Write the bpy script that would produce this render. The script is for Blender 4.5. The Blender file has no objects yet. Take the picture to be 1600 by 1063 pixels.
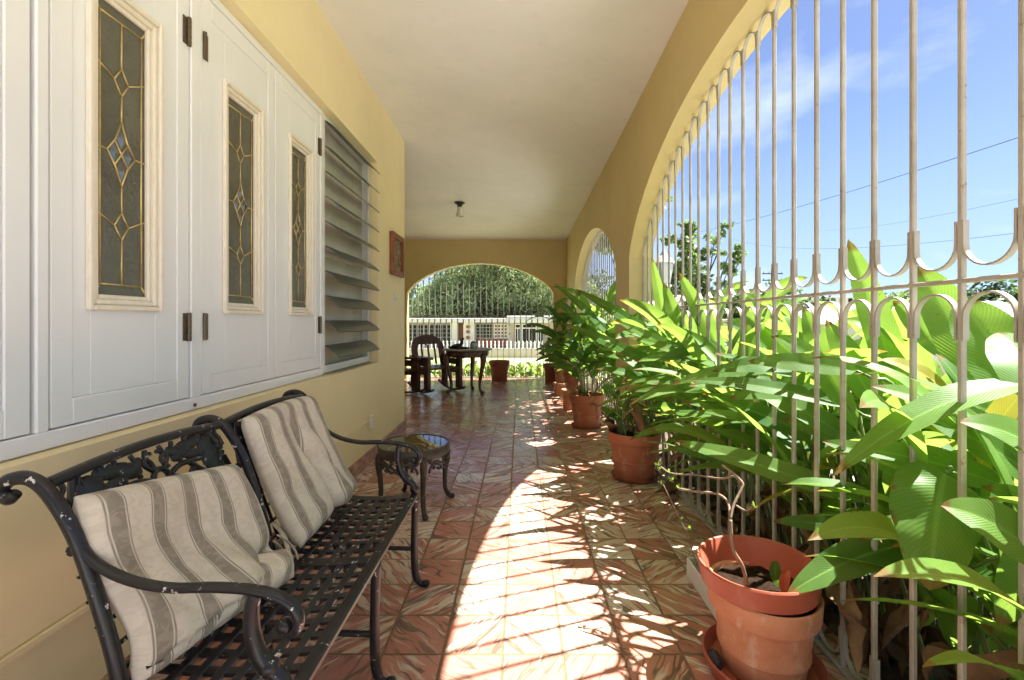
import bpy, math, random
from mathutils import Vector, Matrix, noise as mnoise
R = math.radians
scene = bpy.context.scene
COL = scene.collection
PI = math.pi
F, U0, V0, CAMZ = 711.0, 812.0, 503.0, 1.15

def P(u, v, Y):
    """real place of something seen at (u, v) of the photo and Y metres away"""
    return Vector(((u-U0)*Y/F, Y, CAMZ-(v-V0)*Y/F))

# ------------------------------------------------------------------ mesh helper
class MB:
    def __init__(s):
        s.v = []; s.f = []; s.uv = []; s.t = []
    def add(s, p, uv=(0, 0), t=0.0):
        s.v.append(Vector(p)); s.uv.append(uv); s.t.append(t); return len(s.v)-1
    def face(s, *ids): s.f.append(tuple(ids))
    def quad(s, a, b, c, d):
        s.face(s.add(a, (0, 0)), s.add(b, (1, 0)), s.add(c, (1, 1)), s.add(d, (0, 1)))
    def box(s, x0, x1, y0, y1, z0, z1, M=None):
        c = [Vector((x, y, z)) for z in (z0, z1) for y in (y0, y1) for x in (x0, x1)]
        if M is not None: c = [M @ p for p in c]
        i = [s.add(p) for p in c]
        for q in ((0, 2, 3, 1), (4, 5, 7, 6), (0, 1, 5, 4), (2, 6, 7, 3), (0, 4, 6, 2), (1, 3, 7, 5)):
            s.face(*[i[k] for k in q])
    def bbox(s, x0, x1, y0, y1, z0, z1, b=.003, M=None):
        """box with chamfered edges"""
        b = min(b, (x1-x0)*.45, (y1-y0)*.45, (z1-z0)*.45)
        X = (x0, x1); Y = (y0, y1); Z = (z0, z1)
        idx = {}
        for i in (0, 1):
            for j in (0, 1):
                for k in (0, 1):
                    sx = b if i == 0 else -b; sy = b if j == 0 else -b; sz = b if k == 0 else -b
                    for ax, p in (('x', (X[i], Y[j]+sy, Z[k]+sz)), ('y', (X[i]+sx, Y[j], Z[k]+sz)), ('z', (X[i]+sx, Y[j]+sy, Z[k]))):
                        p = Vector(p)
                        if M is not None: p = M @ p
                        idx[(ax, i, j, k)] = s.add(p)
        g = idx
        s.face(g['x',0,0,0], g['x',0,0,1], g['x',0,1,1], g['x',0,1,0]); s.face(g['x',1,0,0], g['x',1,1,0], g['x',1,1,1], g['x',1,0,1])
        s.face(g['y',0,0,0], g['y',1,0,0], g['y',1,0,1], g['y',0,0,1]); s.face(g['y',0,1,0], g['y',0,1,1], g['y',1,1,1], g['y',1,1,0])
        s.face(g['z',0,0,0], g['z',0,1,0], g['z',1,1,0], g['z',1,0,0]); s.face(g['z',0,0,1], g['z',1,0,1], g['z',1,1,1], g['z',0,1,1])
        for i in (0, 1):
            for j in (0, 1):
                s.face(g['x',i,j,0], g['x',i,j,1], g['y',i,j,1], g['y',i,j,0])
                s.face(g['x',i,0,j], g['x',i,1,j], g['z',i,1,j], g['z',i,0,j])
                s.face(g['y',0,i,j], g['y',1,i,j], g['z',1,i,j], g['z',0,i,j])
                for k in (0, 1):
                    s.face(g['x',i,j,k], g['y',i,j,k], g['z',i,j,k])
    def tube(s, pts, r, n=8, cap=True, t=0.0, flat=1.0):
        pts = [Vector(p) for p in pts]
        rs = r if isinstance(r, (list, tuple)) else [r]*len(pts)
        up = None; rings = []
        for i, p in enumerate(pts):
            a = pts[max(i-1, 0)]; b = pts[min(i+1, len(pts)-1)]
            T = (b-a)
            if T.length < 1e-9: T = Vector((0, 0, 1))
            T.normalize()
            if up is None:
                up = Vector((0, 0, 1)) if abs(T.z) < .9 else Vector((1, 0, 0))
            S = T.cross(up)
            if S.length < 1e-6: S = T.orthogonal()
            S.normalize(); up = S.cross(T).normalized()
            rings.append([s.add(p+(S*math.cos(2*PI*k/n)+up*(math.sin(2*PI*k/n)*flat))*rs[i], (k/n, i/max(1, len(pts)-1)), t) for k in range(n)])
        for A, B in zip(rings, rings[1:]):
            for k in range(n):
                s.face(A[k], A[(k+1) % n], B[(k+1) % n], B[k])
        if cap:
            s.face(*rings[0][::-1]); s.face(*rings[-1])
    def lathe(s, prof, c=(0, 0, 0), n=28, M=None):
        c = Vector(c); rings = []
        for (r, z) in prof:
            ring = []
            for k in range(n):
                a = 2*PI*k/n
                p = Vector((r*math.cos(a), r*math.sin(a), z))
                if M is not None: p = M @ p
                ring.append(s.add(p+c, (k/n, z)))
            rings.append(ring)
        for A, B in zip(rings, rings[1:]):
            for k in range(n):
                s.face(A[k], A[(k+1) % n], B[(k+1) % n], B[k])
    def disc(s, r, z, c=(0, 0, 0), n=28, M=None):
        ids = []
        for k in range(n):
            a = 2*PI*k/n; p = Vector((r*math.cos(a), r*math.sin(a), z))
            if M is not None: p = M @ p
            ids.append(s.add(p+Vector(c)))
        s.face(*ids)
    def ball(s, c, r, n=8, m=6, sc=(1, 1, 1), M=None):
        c = Vector(c); rings = []
        for i in range(m+1):
            a = PI*i/m; ring = []
            for k in range(n):
                b = 2*PI*k/n
                p = Vector((math.sin(a)*math.cos(b)*sc[0], math.sin(a)*math.sin(b)*sc[1], math.cos(a)*sc[2]))*r
                if M is not None: p = M @ p
                ring.append(s.add(p+c))
            rings.append(ring)
        for A, B in zip(rings, rings[1:]):
            for k in range(n): s.face(A[k], B[k], B[(k+1) % n], A[(k+1) % n])
    def strip(s, pts, mp, w, th):
        """flat bar along pts in the (a, z) plane; mp(a, z, d) gives the world point"""
        n = len(pts); rows = []
        for i in range(n):
            a = pts[max(0, i-1)]; b = pts[min(n-1, i+1)]
            dx, dz = b[0]-a[0], b[1]-a[1]; L = math.hypot(dx, dz) or 1
            nx, nz = -dz/L*th/2, dx/L*th/2; p = pts[i]
            rows.append([s.add(mp(p[0]+nx, p[1]+nz, -w/2)), s.add(mp(p[0]+nx, p[1]+nz, w/2)), s.add(mp(p[0]-nx, p[1]-nz, w/2)), s.add(mp(p[0]-nx, p[1]-nz, -w/2))])
        for A, B in zip(rows, rows[1:]):
            for k in range(4): s.face(A[k], A[(k+1) % 4], B[(k+1) % 4], B[k])
        s.face(*rows[0][::-1]); s.face(*rows[-1])
    def build(s, name, mat, parent=None, origin=None, smooth=False, angle=None):
        me = bpy.data.meshes.new(name)
        if parent is not None:
            r = parent
            while r.parent is not None: r = r.parent
            o0 = r.location.copy()
        else:
            o0 = Vector(origin) if origin is not None else Vector((0, 0, 0))
        me.from_pydata([tuple(p-o0) for p in s.v], [], s.f)
        uvl = me.uv_layers.new(name='UVMap')
        li = [0]*len(me.loops); me.loops.foreach_get('vertex_index', li)
        flat = []
        for i in li: flat.extend(s.uv[i])
        uvl.data.foreach_set('uv', flat)
        if any(s.t):
            at = me.attributes.new('tint', 'FLOAT', 'POINT'); at.data.foreach_set('value', s.t)
        if smooth:
            me.polygons.foreach_set('use_smooth', [True]*len(me.polygons))
            if angle: me.set_sharp_from_angle(angle=R(angle))
        me.materials.append(mat)
        me.validate(); me.update()
        o = bpy.data.objects.new(name, me); COL.objects.link(o)
        if parent is not None: o.parent = parent
        else: o.location = o0
        return o

def tag(o, label, cat, group=None, kind=None):
    o['label'] = label; o['category'] = cat
    if group: o['group'] = group
    if kind: o['kind'] = kind
    return o
def thing(name, label, cat, loc=(0, 0, 0), group=None, kind=None):
    o = bpy.data.objects.new(name, None); COL.objects.link(o)
    o.location = loc; o.empty_display_size = .1
    return tag(o, label, cat, group, kind)
def structure(o, label, cat):
    return tag(o, label, cat, None, 'structure')
def copy_tree(o, parent=None):
    c = o.copy(); COL.objects.link(c)
    if parent is not None: c.parent = parent
    for ch in o.children: copy_tree(ch, c)
    return c

# ------------------------------------------------------------------ materials
class NT:
    def __init__(s, name):
        s.m = bpy.data.materials.new(name); s.m.use_nodes = True
        s.t = s.m.node_tree; s.t.nodes.clear()
        s.out = s.t.nodes.new('ShaderNodeOutputMaterial')
    def n(s, kind, ins=None, **kw):
        nd = s.t.nodes.new('ShaderNode'+kind)
        for k, v in kw.items(): setattr(nd, k, v)
        if ins:
            for k, v in ins.items():
                sk = nd.inputs[k]
                if isinstance(v, bpy.types.NodeSocket): s.t.links.new(v, sk)
                else: sk.default_value = v
        return nd
    def math(s, op, a, b=0.0, c=0.0):
        return s.n('Math', {0: a, 1: b, 2: c}, operation=op).outputs[0]
    def ramp(s, fac, stops, interp='LINEAR'):
        nd = s.n('ValToRGB', {0: fac}); e = nd.color_ramp; e.interpolation = interp
        while len(e.elements) < len(stops): e.elements.new(.5)
        for el, (p, c) in zip(e.elements, stops):
            el.position = p; el.color = c if len(c) == 4 else (*c, 1)
        return nd.outputs[0]
    def mix(s, f, a, b, mode='MIX'):
        nd = s.n('Mix', data_type='RGBA', blend_type=mode)
        for k, v in ((0, f), (6, a), (7, b)):
            if isinstance(v, bpy.types.NodeSocket): s.t.links.new(v, nd.inputs[k])
            else: nd.inputs[k].default_value = v if k == 0 else ((*v, 1) if len(v) == 3 else v)
        return nd.outputs[2]
    def coord(s, which='Object'): return s.n('TexCoord').outputs[which]
    def noise(s, vec, scale, detail=3, rough=.5, dist=0.0, out=0):
        return s.n('TexNoise', {'Vector': vec, 'Scale': scale, 'Detail': detail, 'Roughness': rough, 'Distortion': dist}).outputs[out]
    def mapping(s, vec, scale=(1, 1, 1), rot=(0, 0, 0), loc=(0, 0, 0)):
        return s.n('Mapping', {'Vector': vec, 'Scale': scale, 'Rotation': rot, 'Location': loc}).outputs[0]
    def bump(s, h, strength=.3, dist=.005):
        return s.n('Bump', {'Height': h, 'Strength': strength, 'Distance': dist}).outputs[0]
    def bsdf(s, **ins):
        names = {'color': 'Base Color', 'rough': 'Roughness', 'metal': 'Metallic', 'normal': 'Normal', 'spec': 'Specular IOR Level', 'coat': 'Coat Weight', 'coatr': 'Coat Roughness', 'trans': 'Transmission Weight', 'ior': 'IOR', 'alpha': 'Alpha', 'emit': 'Emission Color', 'emits': 'Emission Strength', 'sheen': 'Sheen Weight'}
        d = {}
        for k, v in ins.items():
            if k in ('color', 'emit') and not isinstance(v, bpy.types.NodeSocket) and len(v) == 3: v = (*v, 1)
            d[names[k]] = v
        return s.n('BsdfPrincipled', d).outputs[0]
    def done(s, sh):
        s.t.links.new(sh, s.out.inputs[0]); return s.m

def plain(name, col, rough=.6, var=.12, scale=6, bump=.0, bscale=60, metal=0, spec=.5, col2=None):
    t = NT(name); c = t.coord()
    n = t.noise(c, scale, 5, .6)
    f = t.ramp(n, [(.3, (0, 0, 0)), (.7, (1, 1, 1))])
    a = tuple(x*(1-var) for x in col); b = col2 or tuple(min(1, x*(1+var)) for x in col)
    kw = dict(color=t.mix(f, a, b), rough=rough, metal=metal, spec=spec)
    if bump: kw['normal'] = t.bump(t.noise(c, bscale, 4, .6), bump, .004)
    return t.done(t.bsdf(**kw))

M = {}
def wall_paint(name, col, dirt=.0):
    t = NT(name); c = t.coord()
    n1 = t.noise(c, 1.3, 4, .6); n2 = t.noise(c, 90, 3, .6); n3 = t.noise(c, 9, 5, .65)
    base = t.mix(t.ramp(n1, [(.3, (0, 0, 0)), (.7, (1, 1, 1))]), tuple(x*.93 for x in col), tuple(min(1, x*1.04) for x in col))
    base = t.mix(t.ramp(n3, [(.56, (0, 0, 0)), (.76, (.24, .24, .24))]), base, tuple(x*.72 for x in col))
    h = t.math('ADD', n2, t.math('MULTIPLY', n3, 2.0))
    return t.done(t.bsdf(color=base, rough=.55, spec=.35, normal=t.bump(h, .12, .003)))
M['cream'] = wall_paint('lit_wall_paint', (.81, .695, .41))  # lit copy of the veranda wall paint, lightened in colour
M['shaded'] = wall_paint('shaded_wall_paint', (.61, .485, .22))  # same wall paint darkened, standing in for shade on the arch walls
M['ceil'] = wall_paint('ceiling_paint', (.82, .80, .75))

def floor_mat():
    t = NT('marbled_cement_tile'); c = t.coord()
    p = t.mapping(c, scale=(1/.2075, 1/.2095, 1), loc=(.0591/.2075, -1.574/.2095, 0))
    sep = t.n('SeparateXYZ', {0: p})
    fx = t.math('FLOOR', sep.outputs[0]); fy = t.math('FLOOR', sep.outputs[1])
    cell = t.n('CombineXYZ', {0: fx, 1: fy, 2: 0.0}).outputs[0]
    lx = t.math('SUBTRACT', t.math('FRACT', sep.outputs[0]), .5); ly = t.math('SUBTRACT', t.math('FRACT', sep.outputs[1]), .5)
    loc = t.n('CombineXYZ', {0: lx, 1: ly, 2: 0.0}).outputs[0]
    wn = t.n('TexWhiteNoise', {'Vector': cell}); rv = wn.outputs[0]; rc = wn.outputs[1]
    rs = t.n('SeparateColor', {0: rc})
    par = t.math('ROUND', t.math('FRACT', t.math('MULTIPLY', t.math('ADD', fx, fy), .5)))
    ang = t.math('ADD', t.math('MULTIPLY', par, PI/2), t.math('ADD', PI/4-.35, t.math('MULTIPLY', rv, .7)))
    # some tiles turned half way, so that the fans meet in every way
    ang = t.math('ADD', ang, t.math('MULTIPLY', t.math('GREATER_THAN', rs.outputs[1], .75), PI/2))
    rot = t.n('VectorRotate', {'Vector': loc, 'Angle': ang}, rotation_type='Z_AXIS').outputs[0]
    off = t.n('VectorMath', {0: rc, 1: (37., 37., 37.)}, operation='MULTIPLY').outputs[0]
    warp = t.noise(t.n('VectorMath', {0: rot, 1: off}).outputs[0], 3.0, 2, .5, 0, 1)
    wv = t.n('VectorMath', {0: t.n('VectorMath', {0: warp, 1: (.5, .5, .5)}, operation='SUBTRACT').outputs[0], 1: (.16, .16, 0)}, operation='MULTIPLY').outputs[0]
    rot2 = t.n('VectorMath', {0: rot, 1: wv}).outputs[0]
    q = t.n('VectorMath', {0: t.n('VectorMath', {0: rot2, 1: (.75, 5.6, 1)}, operation='MULTIPLY').outputs[0], 1: off}).outputs[0]
    s1 = t.noise(q, 1.15, 3, .5, .35)
    q2 = t.n('VectorMath', {0: q, 1: (11.3, 4.2, 0)}).outputs[0]
    s2 = t.noise(q2, .95, 1.5, .45, .7)
    s1r = t.math('ADD', s1, t.math('MULTIPLY', t.math('SUBTRACT', rs.outputs[0], .5), .30))
    red = t.mix(rs.outputs[2], (.43, .145, .105), (.50, .215, .16)); 
    crm = t.mix(rv, (.66, .56, .44), (.62, .47, .37))
    col = t.mix(t.ramp(s1r, [(.49, (0, 0, 0)), (.57, (1, 1, 1))]), red, crm)
    pale = t.mix(t.ramp(s1r, [(.62, (0, 0, 0)), (.72, (.8, .8, .8))]), col, (.70, .62, .52))
    ln = t.math('ABSOLUTE', t.math('SUBTRACT', s2, .5))
    wid = t.noise(q, .8, 1, .5)
    dark = t.ramp(t.math('DIVIDE', ln, t.math('MULTIPLY', wid, .085)), [(.35, (1, 1, 1)), (1.0, (0, 0, 0))])
    gate = t.ramp(t.noise(q, 1.1, 1), [(.40, (0, 0, 0)), (.47, (1, 1, 1))])
    dk = t.math('MULTIPLY', dark, gate)
    col = t.mix(t.math('MULTIPLY', dk, .88), pale, (.085, .062, .042))
    # wear and dirt
    big = t.noise(c, 1.7, 4, .6)
    col = t.mix(t.ramp(big, [(.32, (.06, .06, .06)), (.70, (.48, .48, .48))]), col, (.36, .21, .145))
    # grout
    ax = t.math('ABSOLUTE', lx); ay = t.math('ABSOLUTE', ly)
    edge = t.math('MAXIMUM', ax, ay)
    wob = t.math('MULTIPLY', t.noise(c, 40, 2), .012)
    g = t.ramp(t.math('ADD', edge, wob), [(.476, (0, 0, 0)), (.488, (1, 1, 1))])
    col = t.mix(g, col, (.20, .105, .055))
    h = t.math('SUBTRACT', t.math('MULTIPLY', t.noise(c, 14, 3), .35), t.math('ADD', t.math('MULTIPLY', g, 1.0), t.math('ADD', t.math('MULTIPLY', dk, .9), t.math('MULTIPLY', s1, -1.6))))
    tilt = t.math('MULTIPLY', t.math('ADD', t.math('MULTIPLY', lx, t.math('SUBTRACT', rs.outputs[0], .5)), t.math('MULTIPLY', ly, t.math('SUBTRACT', rs.outputs[1], .5))), .9)
    rough = t.math('ADD', t.math('MULTIPLY', big, .18), t.math('ADD', .075, t.math('MULTIPLY', g, .4)))
    return t.done(t.bsdf(color=col, rough=rough, spec=.5, normal=t.bump(t.math('ADD', h, tilt), .38, .005)))
M['tile'] = floor_mat()
def base_tile():
    t = NT('baseboard_tile'); c = t.coord()
    p = t.mapping(c, scale=(1, 1, 1)); s = t.noise(t.mapping(c, scale=(6, 9, 16), rot=(.6, 0, 0)), 1.3, 3, .6, .8)
    col = t.ramp(s, [(.35, (.10, .07, .04)), (.42, (.33, .12, .08)), (.55, (.42, .2, .13)), (.68, (.48, .34, .22))])
    sep = t.n('SeparateXYZ', {0: c}); g = t.math('FRACT', t.math('DIVIDE', sep.outputs[1], .21))
    col = t.mix(t.math('LESS_THAN', g, .03), col, (.2, .12, .07))
    return t.done(t.bsdf(color=col, rough=.3))
M['base'] = base_tile()

def white_wood():
    t = NT('white_painted_wood'); c = t.coord()
    n = t.noise(t.mapping(c, scale=(1, 8, 1.2)), 3, 5, .65); n2 = t.noise(c, 2.2, 3)
    col = t.mix(t.ramp(n2, [(.3, (0, 0, 0)), (.75, (1, 1, 1))]), (.765, .775, .785), (.83, .84, .85))
    col = t.mix(t.ramp(t.noise(c, 26, 6, .7), [(.70, (0, 0, 0)), (.76, (.5, .5, .5))]), col, (.55, .5, .42))
    return t.done(t.bsdf(color=col, rough=.42, spec=.4, normal=t.bump(n, .1, .002)))
M['white'] = white_wood()
def worn_cream():
    t = NT('worn_cream_wood'); c = t.coord()
    n = t.noise(t.mapping(c, scale=(10, 10, 3)), 6, 6, .75)
    col = t.ramp(n, [(.22, (.50, .38, .22)), (.30, (.72, .65, .52)), (.5, (.77, .71, .60)), (.72, (.82, .78, .70))])
    return t.done(t.bsdf(color=col, rough=.6, normal=t.bump(n, .3, .002)))
M['worn'] = worn_cream()
def lead_glass():
    t = NT('dark_textured_glass'); c = t.coord()
    n = t.noise(c, 62, 3, .6, .8)
    col = t.mix(t.noise(c, 6, 3), (.05, .05, .036), (.16, .16, .12))
    return t.done(t.bsdf(color=col, rough=.06, spec=.8, normal=t.bump(n, .8, .004)))
M['leadglass'] = lead_glass()
M['bevelglass'] = plain('bevelled_glass', (.10, .12, .13), .03, .3, 40, spec=1.0)
M['brass'] = plain('aged_brass', (.62, .47, .20), .32, .2, 40, metal=.75)
M['hinge'] = plain('old_bronze_hinge', (.13, .095, .06), .45, .3, 60, metal=.5)
def slat_mat():
    t = NT('grey_green_louver'); c = t.coord(); n = t.noise(c, 5, 4)
    return t.done(t.bsdf(color=t.mix(n, (.080, .095, .070), (.115, .130, .095)), rough=.33, spec=.5))
M['slat'] = slat_mat()
M['screen'] = plain('insect_screen', (.50, .47, .40), .7, .2, 3)
M['alu'] = plain('painted_aluminium', (.68, .68, .66), .35, .06, 10)
M['plastic'] = plain('ivory_plastic', (.72, .66, .50), .35, .04, 10)
M['plasticw'] = plain('white_plastic', (.76, .74, .68), .35, .04, 10)
def iron_white():
    t = NT('white_painted_iron'); c = t.coord()
    n = t.noise(c, 34, 6, .7); n2 = t.noise(c, 7, 4, .6)
    col = t.mix(t.ramp(n2, [(.35, (0, 0, 0)), (.7, (1, 1, 1))]), (.32, .29, .235), (.46, .43, .37))
    col = t.mix(t.ramp(n, [(.62, (0, 0, 0)), (.68, (.85, .85, .85))]), col, (.24, .14, .065))
    return t.done(t.bsdf(color=col, rough=.45, spec=.4, normal=t.bump(n, .2, .002)))
M['iron'] = iron_white()
def black_cast():
    t = NT('chipped_black_iron'); c = t.coord()
    n = t.noise(c, 46, 5, .66); n2 = t.noise(c, 120, 3, .6); n3 = t.noise(c, 6, 2)
    chip = t.math('MULTIPLY', t.ramp(n, [(.640, (0, 0, 0)), (.652, (1, 1, 1))]), t.ramp(n3, [(.38, (.0, .0, .0)), (.50, (1, 1, 1))]))
    col = t.mix(t.noise(c, 18, 4), (.008, .008, .011), (.022, .020, .022))
    col = t.mix(t.ramp(t.noise(c, 15, 5, .7), [(.60, (0, 0, 0)), (.74, (.35, .35, .35))]), col, (.075, .05, .035))
    col = t.mix(chip, col, (.62, .60, .56))
    h = t.math('SUBTRACT', t.math('MULTIPLY', n2, .3), t.math('MULTIPLY', chip, .5))
    return t.done(t.bsdf(color=col, rough=t.math('ADD', .33, t.math('MULTIPLY', chip, .4)), spec=.4, normal=t.bump(h, .4, .002)))
M['black'] = black_cast()
M['darkiron'] = plain('dark_bronze_iron', (.035, .027, .020), .42, .35, 30, bump=.25, bscale=120)
def fabric(warpamp):
    t = NT('striped_cushion_fabric'); uv = t.n('UVMap').outputs[0]
    s = t.n('SeparateXYZ', {0: uv}); c = t.coord()
    x = t.math('ADD', s.outputs[0], t.math('MULTIPLY', t.math('SUBTRACT', t.noise(uv, 9, 2), .5), .006))
    per = t.math('FRACT', t.math('ADD', t.math('DIVIDE', x, .098), .12))
    band = t.ramp(per, [(.0, (0, 0, 0)), (.30, (0, 0, 0)), (.315, (1, 1, 1)), (.335, (1, 1, 1)), (.345, (0, 0, 0)), (.36, (0, 0, 0)), (.375, (1, 1, 1)), (.66, (1, 1, 1)), (.675, (0, 0, 0)), (.69, (0, 0, 0)), (.70, (1, 1, 1)), (.72, (1, 1, 1)), (.735, (0, 0, 0)), (1, (0, 0, 0))])
    dmk = t.noise(uv, 34, 4, .6, 1.2)
    dm = t.ramp(dmk, [(.49, (0, 0, 0)), (.53, (1, 1, 1))])
    lightc = t.mix(t.math('MULTIPLY', dm, .55), (.70, .64, .53), (.59, .53, .43))
    darkc = t.mix(dm, (.275, .238, .185), (.345, .30, .24))
    col = t.mix(band, lightc, darkc)
    stain = t.ramp(t.noise(uv, 7, 4, .6), [(.5, (0, 0, 0)), (.75, (.4, .4, .4))])
    col = t.mix(stain, col, (.42, .35, .24))
    w1 = t.n('TexWave', {'Vector': uv, 'Scale': 260.0, 'Distortion': 1.0}, bands_direction='X').outputs[1]
    w2 = t.n('TexWave', {'Vector': uv, 'Scale': 260.0, 'Distortion': 1.0}, bands_direction='Y').outputs[1]
    col = t.mix(t.math('MULTIPLY', t.math('ADD', w1, w2), .12), col, (.16, .14, .11))
    h = t.math('ADD', t.math('ADD', w1, w2), t.math('MULTIPLY', t.noise(uv, 14, 3), 1.5))
    return t.done(t.bsdf(color=col, rough=.88, spec=.2, sheen=.15, normal=t.bump(h, .25, .002)))
M['fabric'] = fabric(0)
def terracotta(name, a, b, rough=.7, bloom=.35):
    t = NT(name); c = t.coord()
    n = t.noise(c, 7, 5, .65); n2 = t.noise(t.mapping(c, scale=(1, 1, .5)), 16, 5, .7)
    col = t.mix(t.ramp(n, [(.3, (0, 0, 0)), (.7, (1, 1, 1))]), a, b)
    col = t.mix(t.ramp(n2, [(.56, (0, 0, 0)), (.74, (bloom,)*3)]), col, (.55, .40, .30))
    col = t.mix(t.ramp(t.noise(c, 11, 6, .7), [(.62, (0, 0, 0)), (.72, (.6, .6, .6))]), col, tuple(x*.45 for x in a))
    return t.done(t.bsdf(color=col, rough=rough, spec=.35, normal=t.bump(t.noise(c, 70, 4, .6), .15, .003)))
M['terra'] = terracotta('terracotta', (.36, .105, .045), (.45, .165, .085), .7, .6)
M['terra_pale'] = terracotta('weathered_clay', (.42, .165, .082), (.53, .25, .14), .75, .9)
M['terra_dark'] = terracotta('dark_terracotta', (.22, .065, .035), (.30, .095, .05), .6, .15)
M['redplastic'] = terracotta('red_plastic', (.33, .080, .045), (.39, .105, .062), .42, .2)
M['soil'] = plain('potting_soil', (.020, .0115, .006), .95, .5, 40, bump=.8, bscale=90, spec=.08)
def leaf_mat(name, dark, light, trans, tw=.5, rough=.48):
    t = NT(name); uv = t.n('UVMap').outputs[0]; s = t.n('SeparateXYZ', {0: uv})
    tint = t.n('Attribute', attribute_name='tint').outputs[2]
    a = t.math('ABSOLUTE', t.math('SUBTRACT', s.outputs[0], .5))
    ph = t.math('SUBTRACT', t.math('MULTIPLY', s.outputs[1], 58.0), t.math('MULTIPLY', a, 26.0))
    vein = t.math('SINE', t.math('MULTIPLY', ph, 2*PI*.5))
    veinm = t.math('MULTIPLY', t.math('ADD', vein, 1), .5)
    rib = t.ramp(a, [(.0, (1, 1, 1)), (.022, (1, 1, 1)), (.04, (0, 0, 0))])
    n = t.noise(t.coord(), 9, 4, .6)
    f = t.math('ADD', t.math('MULTIPLY', tint, .95), t.math('MULTIPLY', t.math('SUBTRACT', n, .5), .8))
    col = t.mix(f, dark, light)
    col = t.mix(t.math('MULTIPLY', veinm, .14), col, tuple(x*.6 for x in dark))
    col = t.mix(t.math('MULTIPLY', rib, .6), col, tuple(min(1, x*1.5+.03) for x in light))
    # dry brown flecks towards some tips and edges
    dry = t.math('MULTIPLY', t.ramp(t.noise(t.coord(), 13, 5, .7), [(.66, (0, 0, 0)), (.70, (1, 1, 1))]), t.math('GREATER_THAN', tint, .62))
    tip = t.ramp(t.math('ADD', s.outputs[1], t.math('MULTIPLY', n, .10)), [(.955, (0, 0, 0)), (.985, (1, 1, 1))])
    rim = t.math('MULTIPLY', t.ramp(a, [(.44, (0, 0, 0)), (.49, (1, 1, 1))]), t.math('GREATER_THAN', t.noise(t.coord(), 6, 4, .7), .60))
    spot = t.ramp(t.noise(t.coord(), 70, 2, .5), [(.70, (0, 0, 0)), (.74, (.7, .7, .7))])
    dry = t.math('MINIMUM', t.math('ADD', dry, t.math('ADD', t.math('ADD', tip, rim), t.math('MULTIPLY', spot, .6))), 1.0)
    col = t.mix(t.math('MULTIPLY', dry, .8), col, (.20, .10, .03))
    tc = t.mix(f, tuple(x*.75 for x in trans), trans)
    tc = t.mix(t.math('MULTIPLY', veinm, .2), tc, tuple(x*.55 for x in trans))
    tc = t.mix(t.math('MULTIPLY', dry, .8), tc, (.22, .09, .02))
    nb = t.bump(t.math('ADD', t.math('MULTIPLY', veinm, .6), t.math('MULTIPLY', n, 3.0)), .14, .004)
    d = t.bsdf(color=col, rough=rough, spec=.22, normal=nb)
    tr = t.n('BsdfTranslucent', {'Color': tc, 'Normal': nb}).outputs[0]
    return t.done(t.n('MixShader', {0: tw, 1: d, 2: tr}).outputs[0])
M['leaf'] = leaf_mat('broad_leaf', (.042, .125, .020), (.135, .255, .042), (.38, .60, .085), .48)
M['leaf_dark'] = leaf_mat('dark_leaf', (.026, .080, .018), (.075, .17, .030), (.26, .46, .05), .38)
M['leaf_yellow'] = leaf_mat('yellowing_leaf', (.24, .25, .03), (.33, .31, .05), (.48, .43, .06), .4)
M['leaf_bed'] = leaf_mat('bed_leaf', (.05, .12, .02), (.16, .26, .04), (.35, .5, .06), .4)
M['dry'] = plain('dry_leaf', (.17, .085, .035), .8, .5, 8, bump=.4, bscale=30, col2=(.32, .19, .09))
M['stem'] = plain('green_stem', (.13, .20, .05), .5, .3, 10)
M['twig'] = plain('bare_twig', (.20, .135, .085), .7, .3, 20, bump=.3)
def tree_leaf(name, a, b, trans):
    t = NT(name); tint = t.n('Attribute', attribute_name='tint').outputs[2]
    col = t.mix(tint, a, b)
    d = t.bsdf(color=col, rough=.5, spec=.35)
    tr = t.n('BsdfTranslucent', {'Color': t.mix(tint, tuple(x*.6 for x in trans), trans)}).outputs[0]
    return t.done(t.n('MixShader', {0: .4, 1: d, 2: tr}).outputs[0])
M['tl_weep'] = tree_leaf('weeping_foliage', (.08, .14, .045), (.40, .48, .24), (.48, .58, .24))
M['tl_green'] = tree_leaf('tree_foliage', (.045, .09, .03), (.14, .21, .07), (.22, .34, .09))
M['tl_far'] = tree_leaf('distant_foliage', (.035, .060, .030), (.085, .12, .055), (.10, .16, .05))
M['bark'] = plain('tree_bark', (.085, .066, .05), .9, .35, 12, bump=.6, bscale=30)
def ground_mat():
    t = NT('dry_lawn'); c = t.coord()
    n = t.noise(c, .5, 5, .65); n2 = t.noise(c, 24, 4, .7)
    col = t.mix(t.ramp(n, [(.35, (0, 0, 0)), (.65, (1, 1, 1))]), (.19, .22, .075), (.40, .37, .24))
    col = t.mix(t.ramp(n2, [(.4, (0, 0, 0)), (.7, (.6, .6, .6))]), col, (.07, .10, .03))
    return t.done(t.bsdf(color=col, rough=.95, spec=.1, normal=t.bump(n2, .8, .03)))
M['ground'] = ground_mat()
M['bedsoil'] = plain('garden_soil', (.075, .048, .028), .95, .5, 14, bump=.8, bscale=50)
M['concrete'] = plain('pale_concrete', (.62, .60, .56), .85, .15, 2, bump=.2)
M['asphalt'] = plain('asphalt', (.06, .06, .06), .9, .2, 30)
M['hwhite'] = plain('white_stucco', (.74, .72, .68), .7, .07, 2, bump=.1)
M['hcream'] = plain('cream_stucco', (.66, .58, .44), .7, .08, 2, bump=.1)
M['hbeige'] = plain('beige_stucco', (.46, .40, .32), .7, .08, 2, bump=.1)
M['hgrey'] = plain('grey_stucco', (.45, .43, .40), .75, .1, 2)
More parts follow.
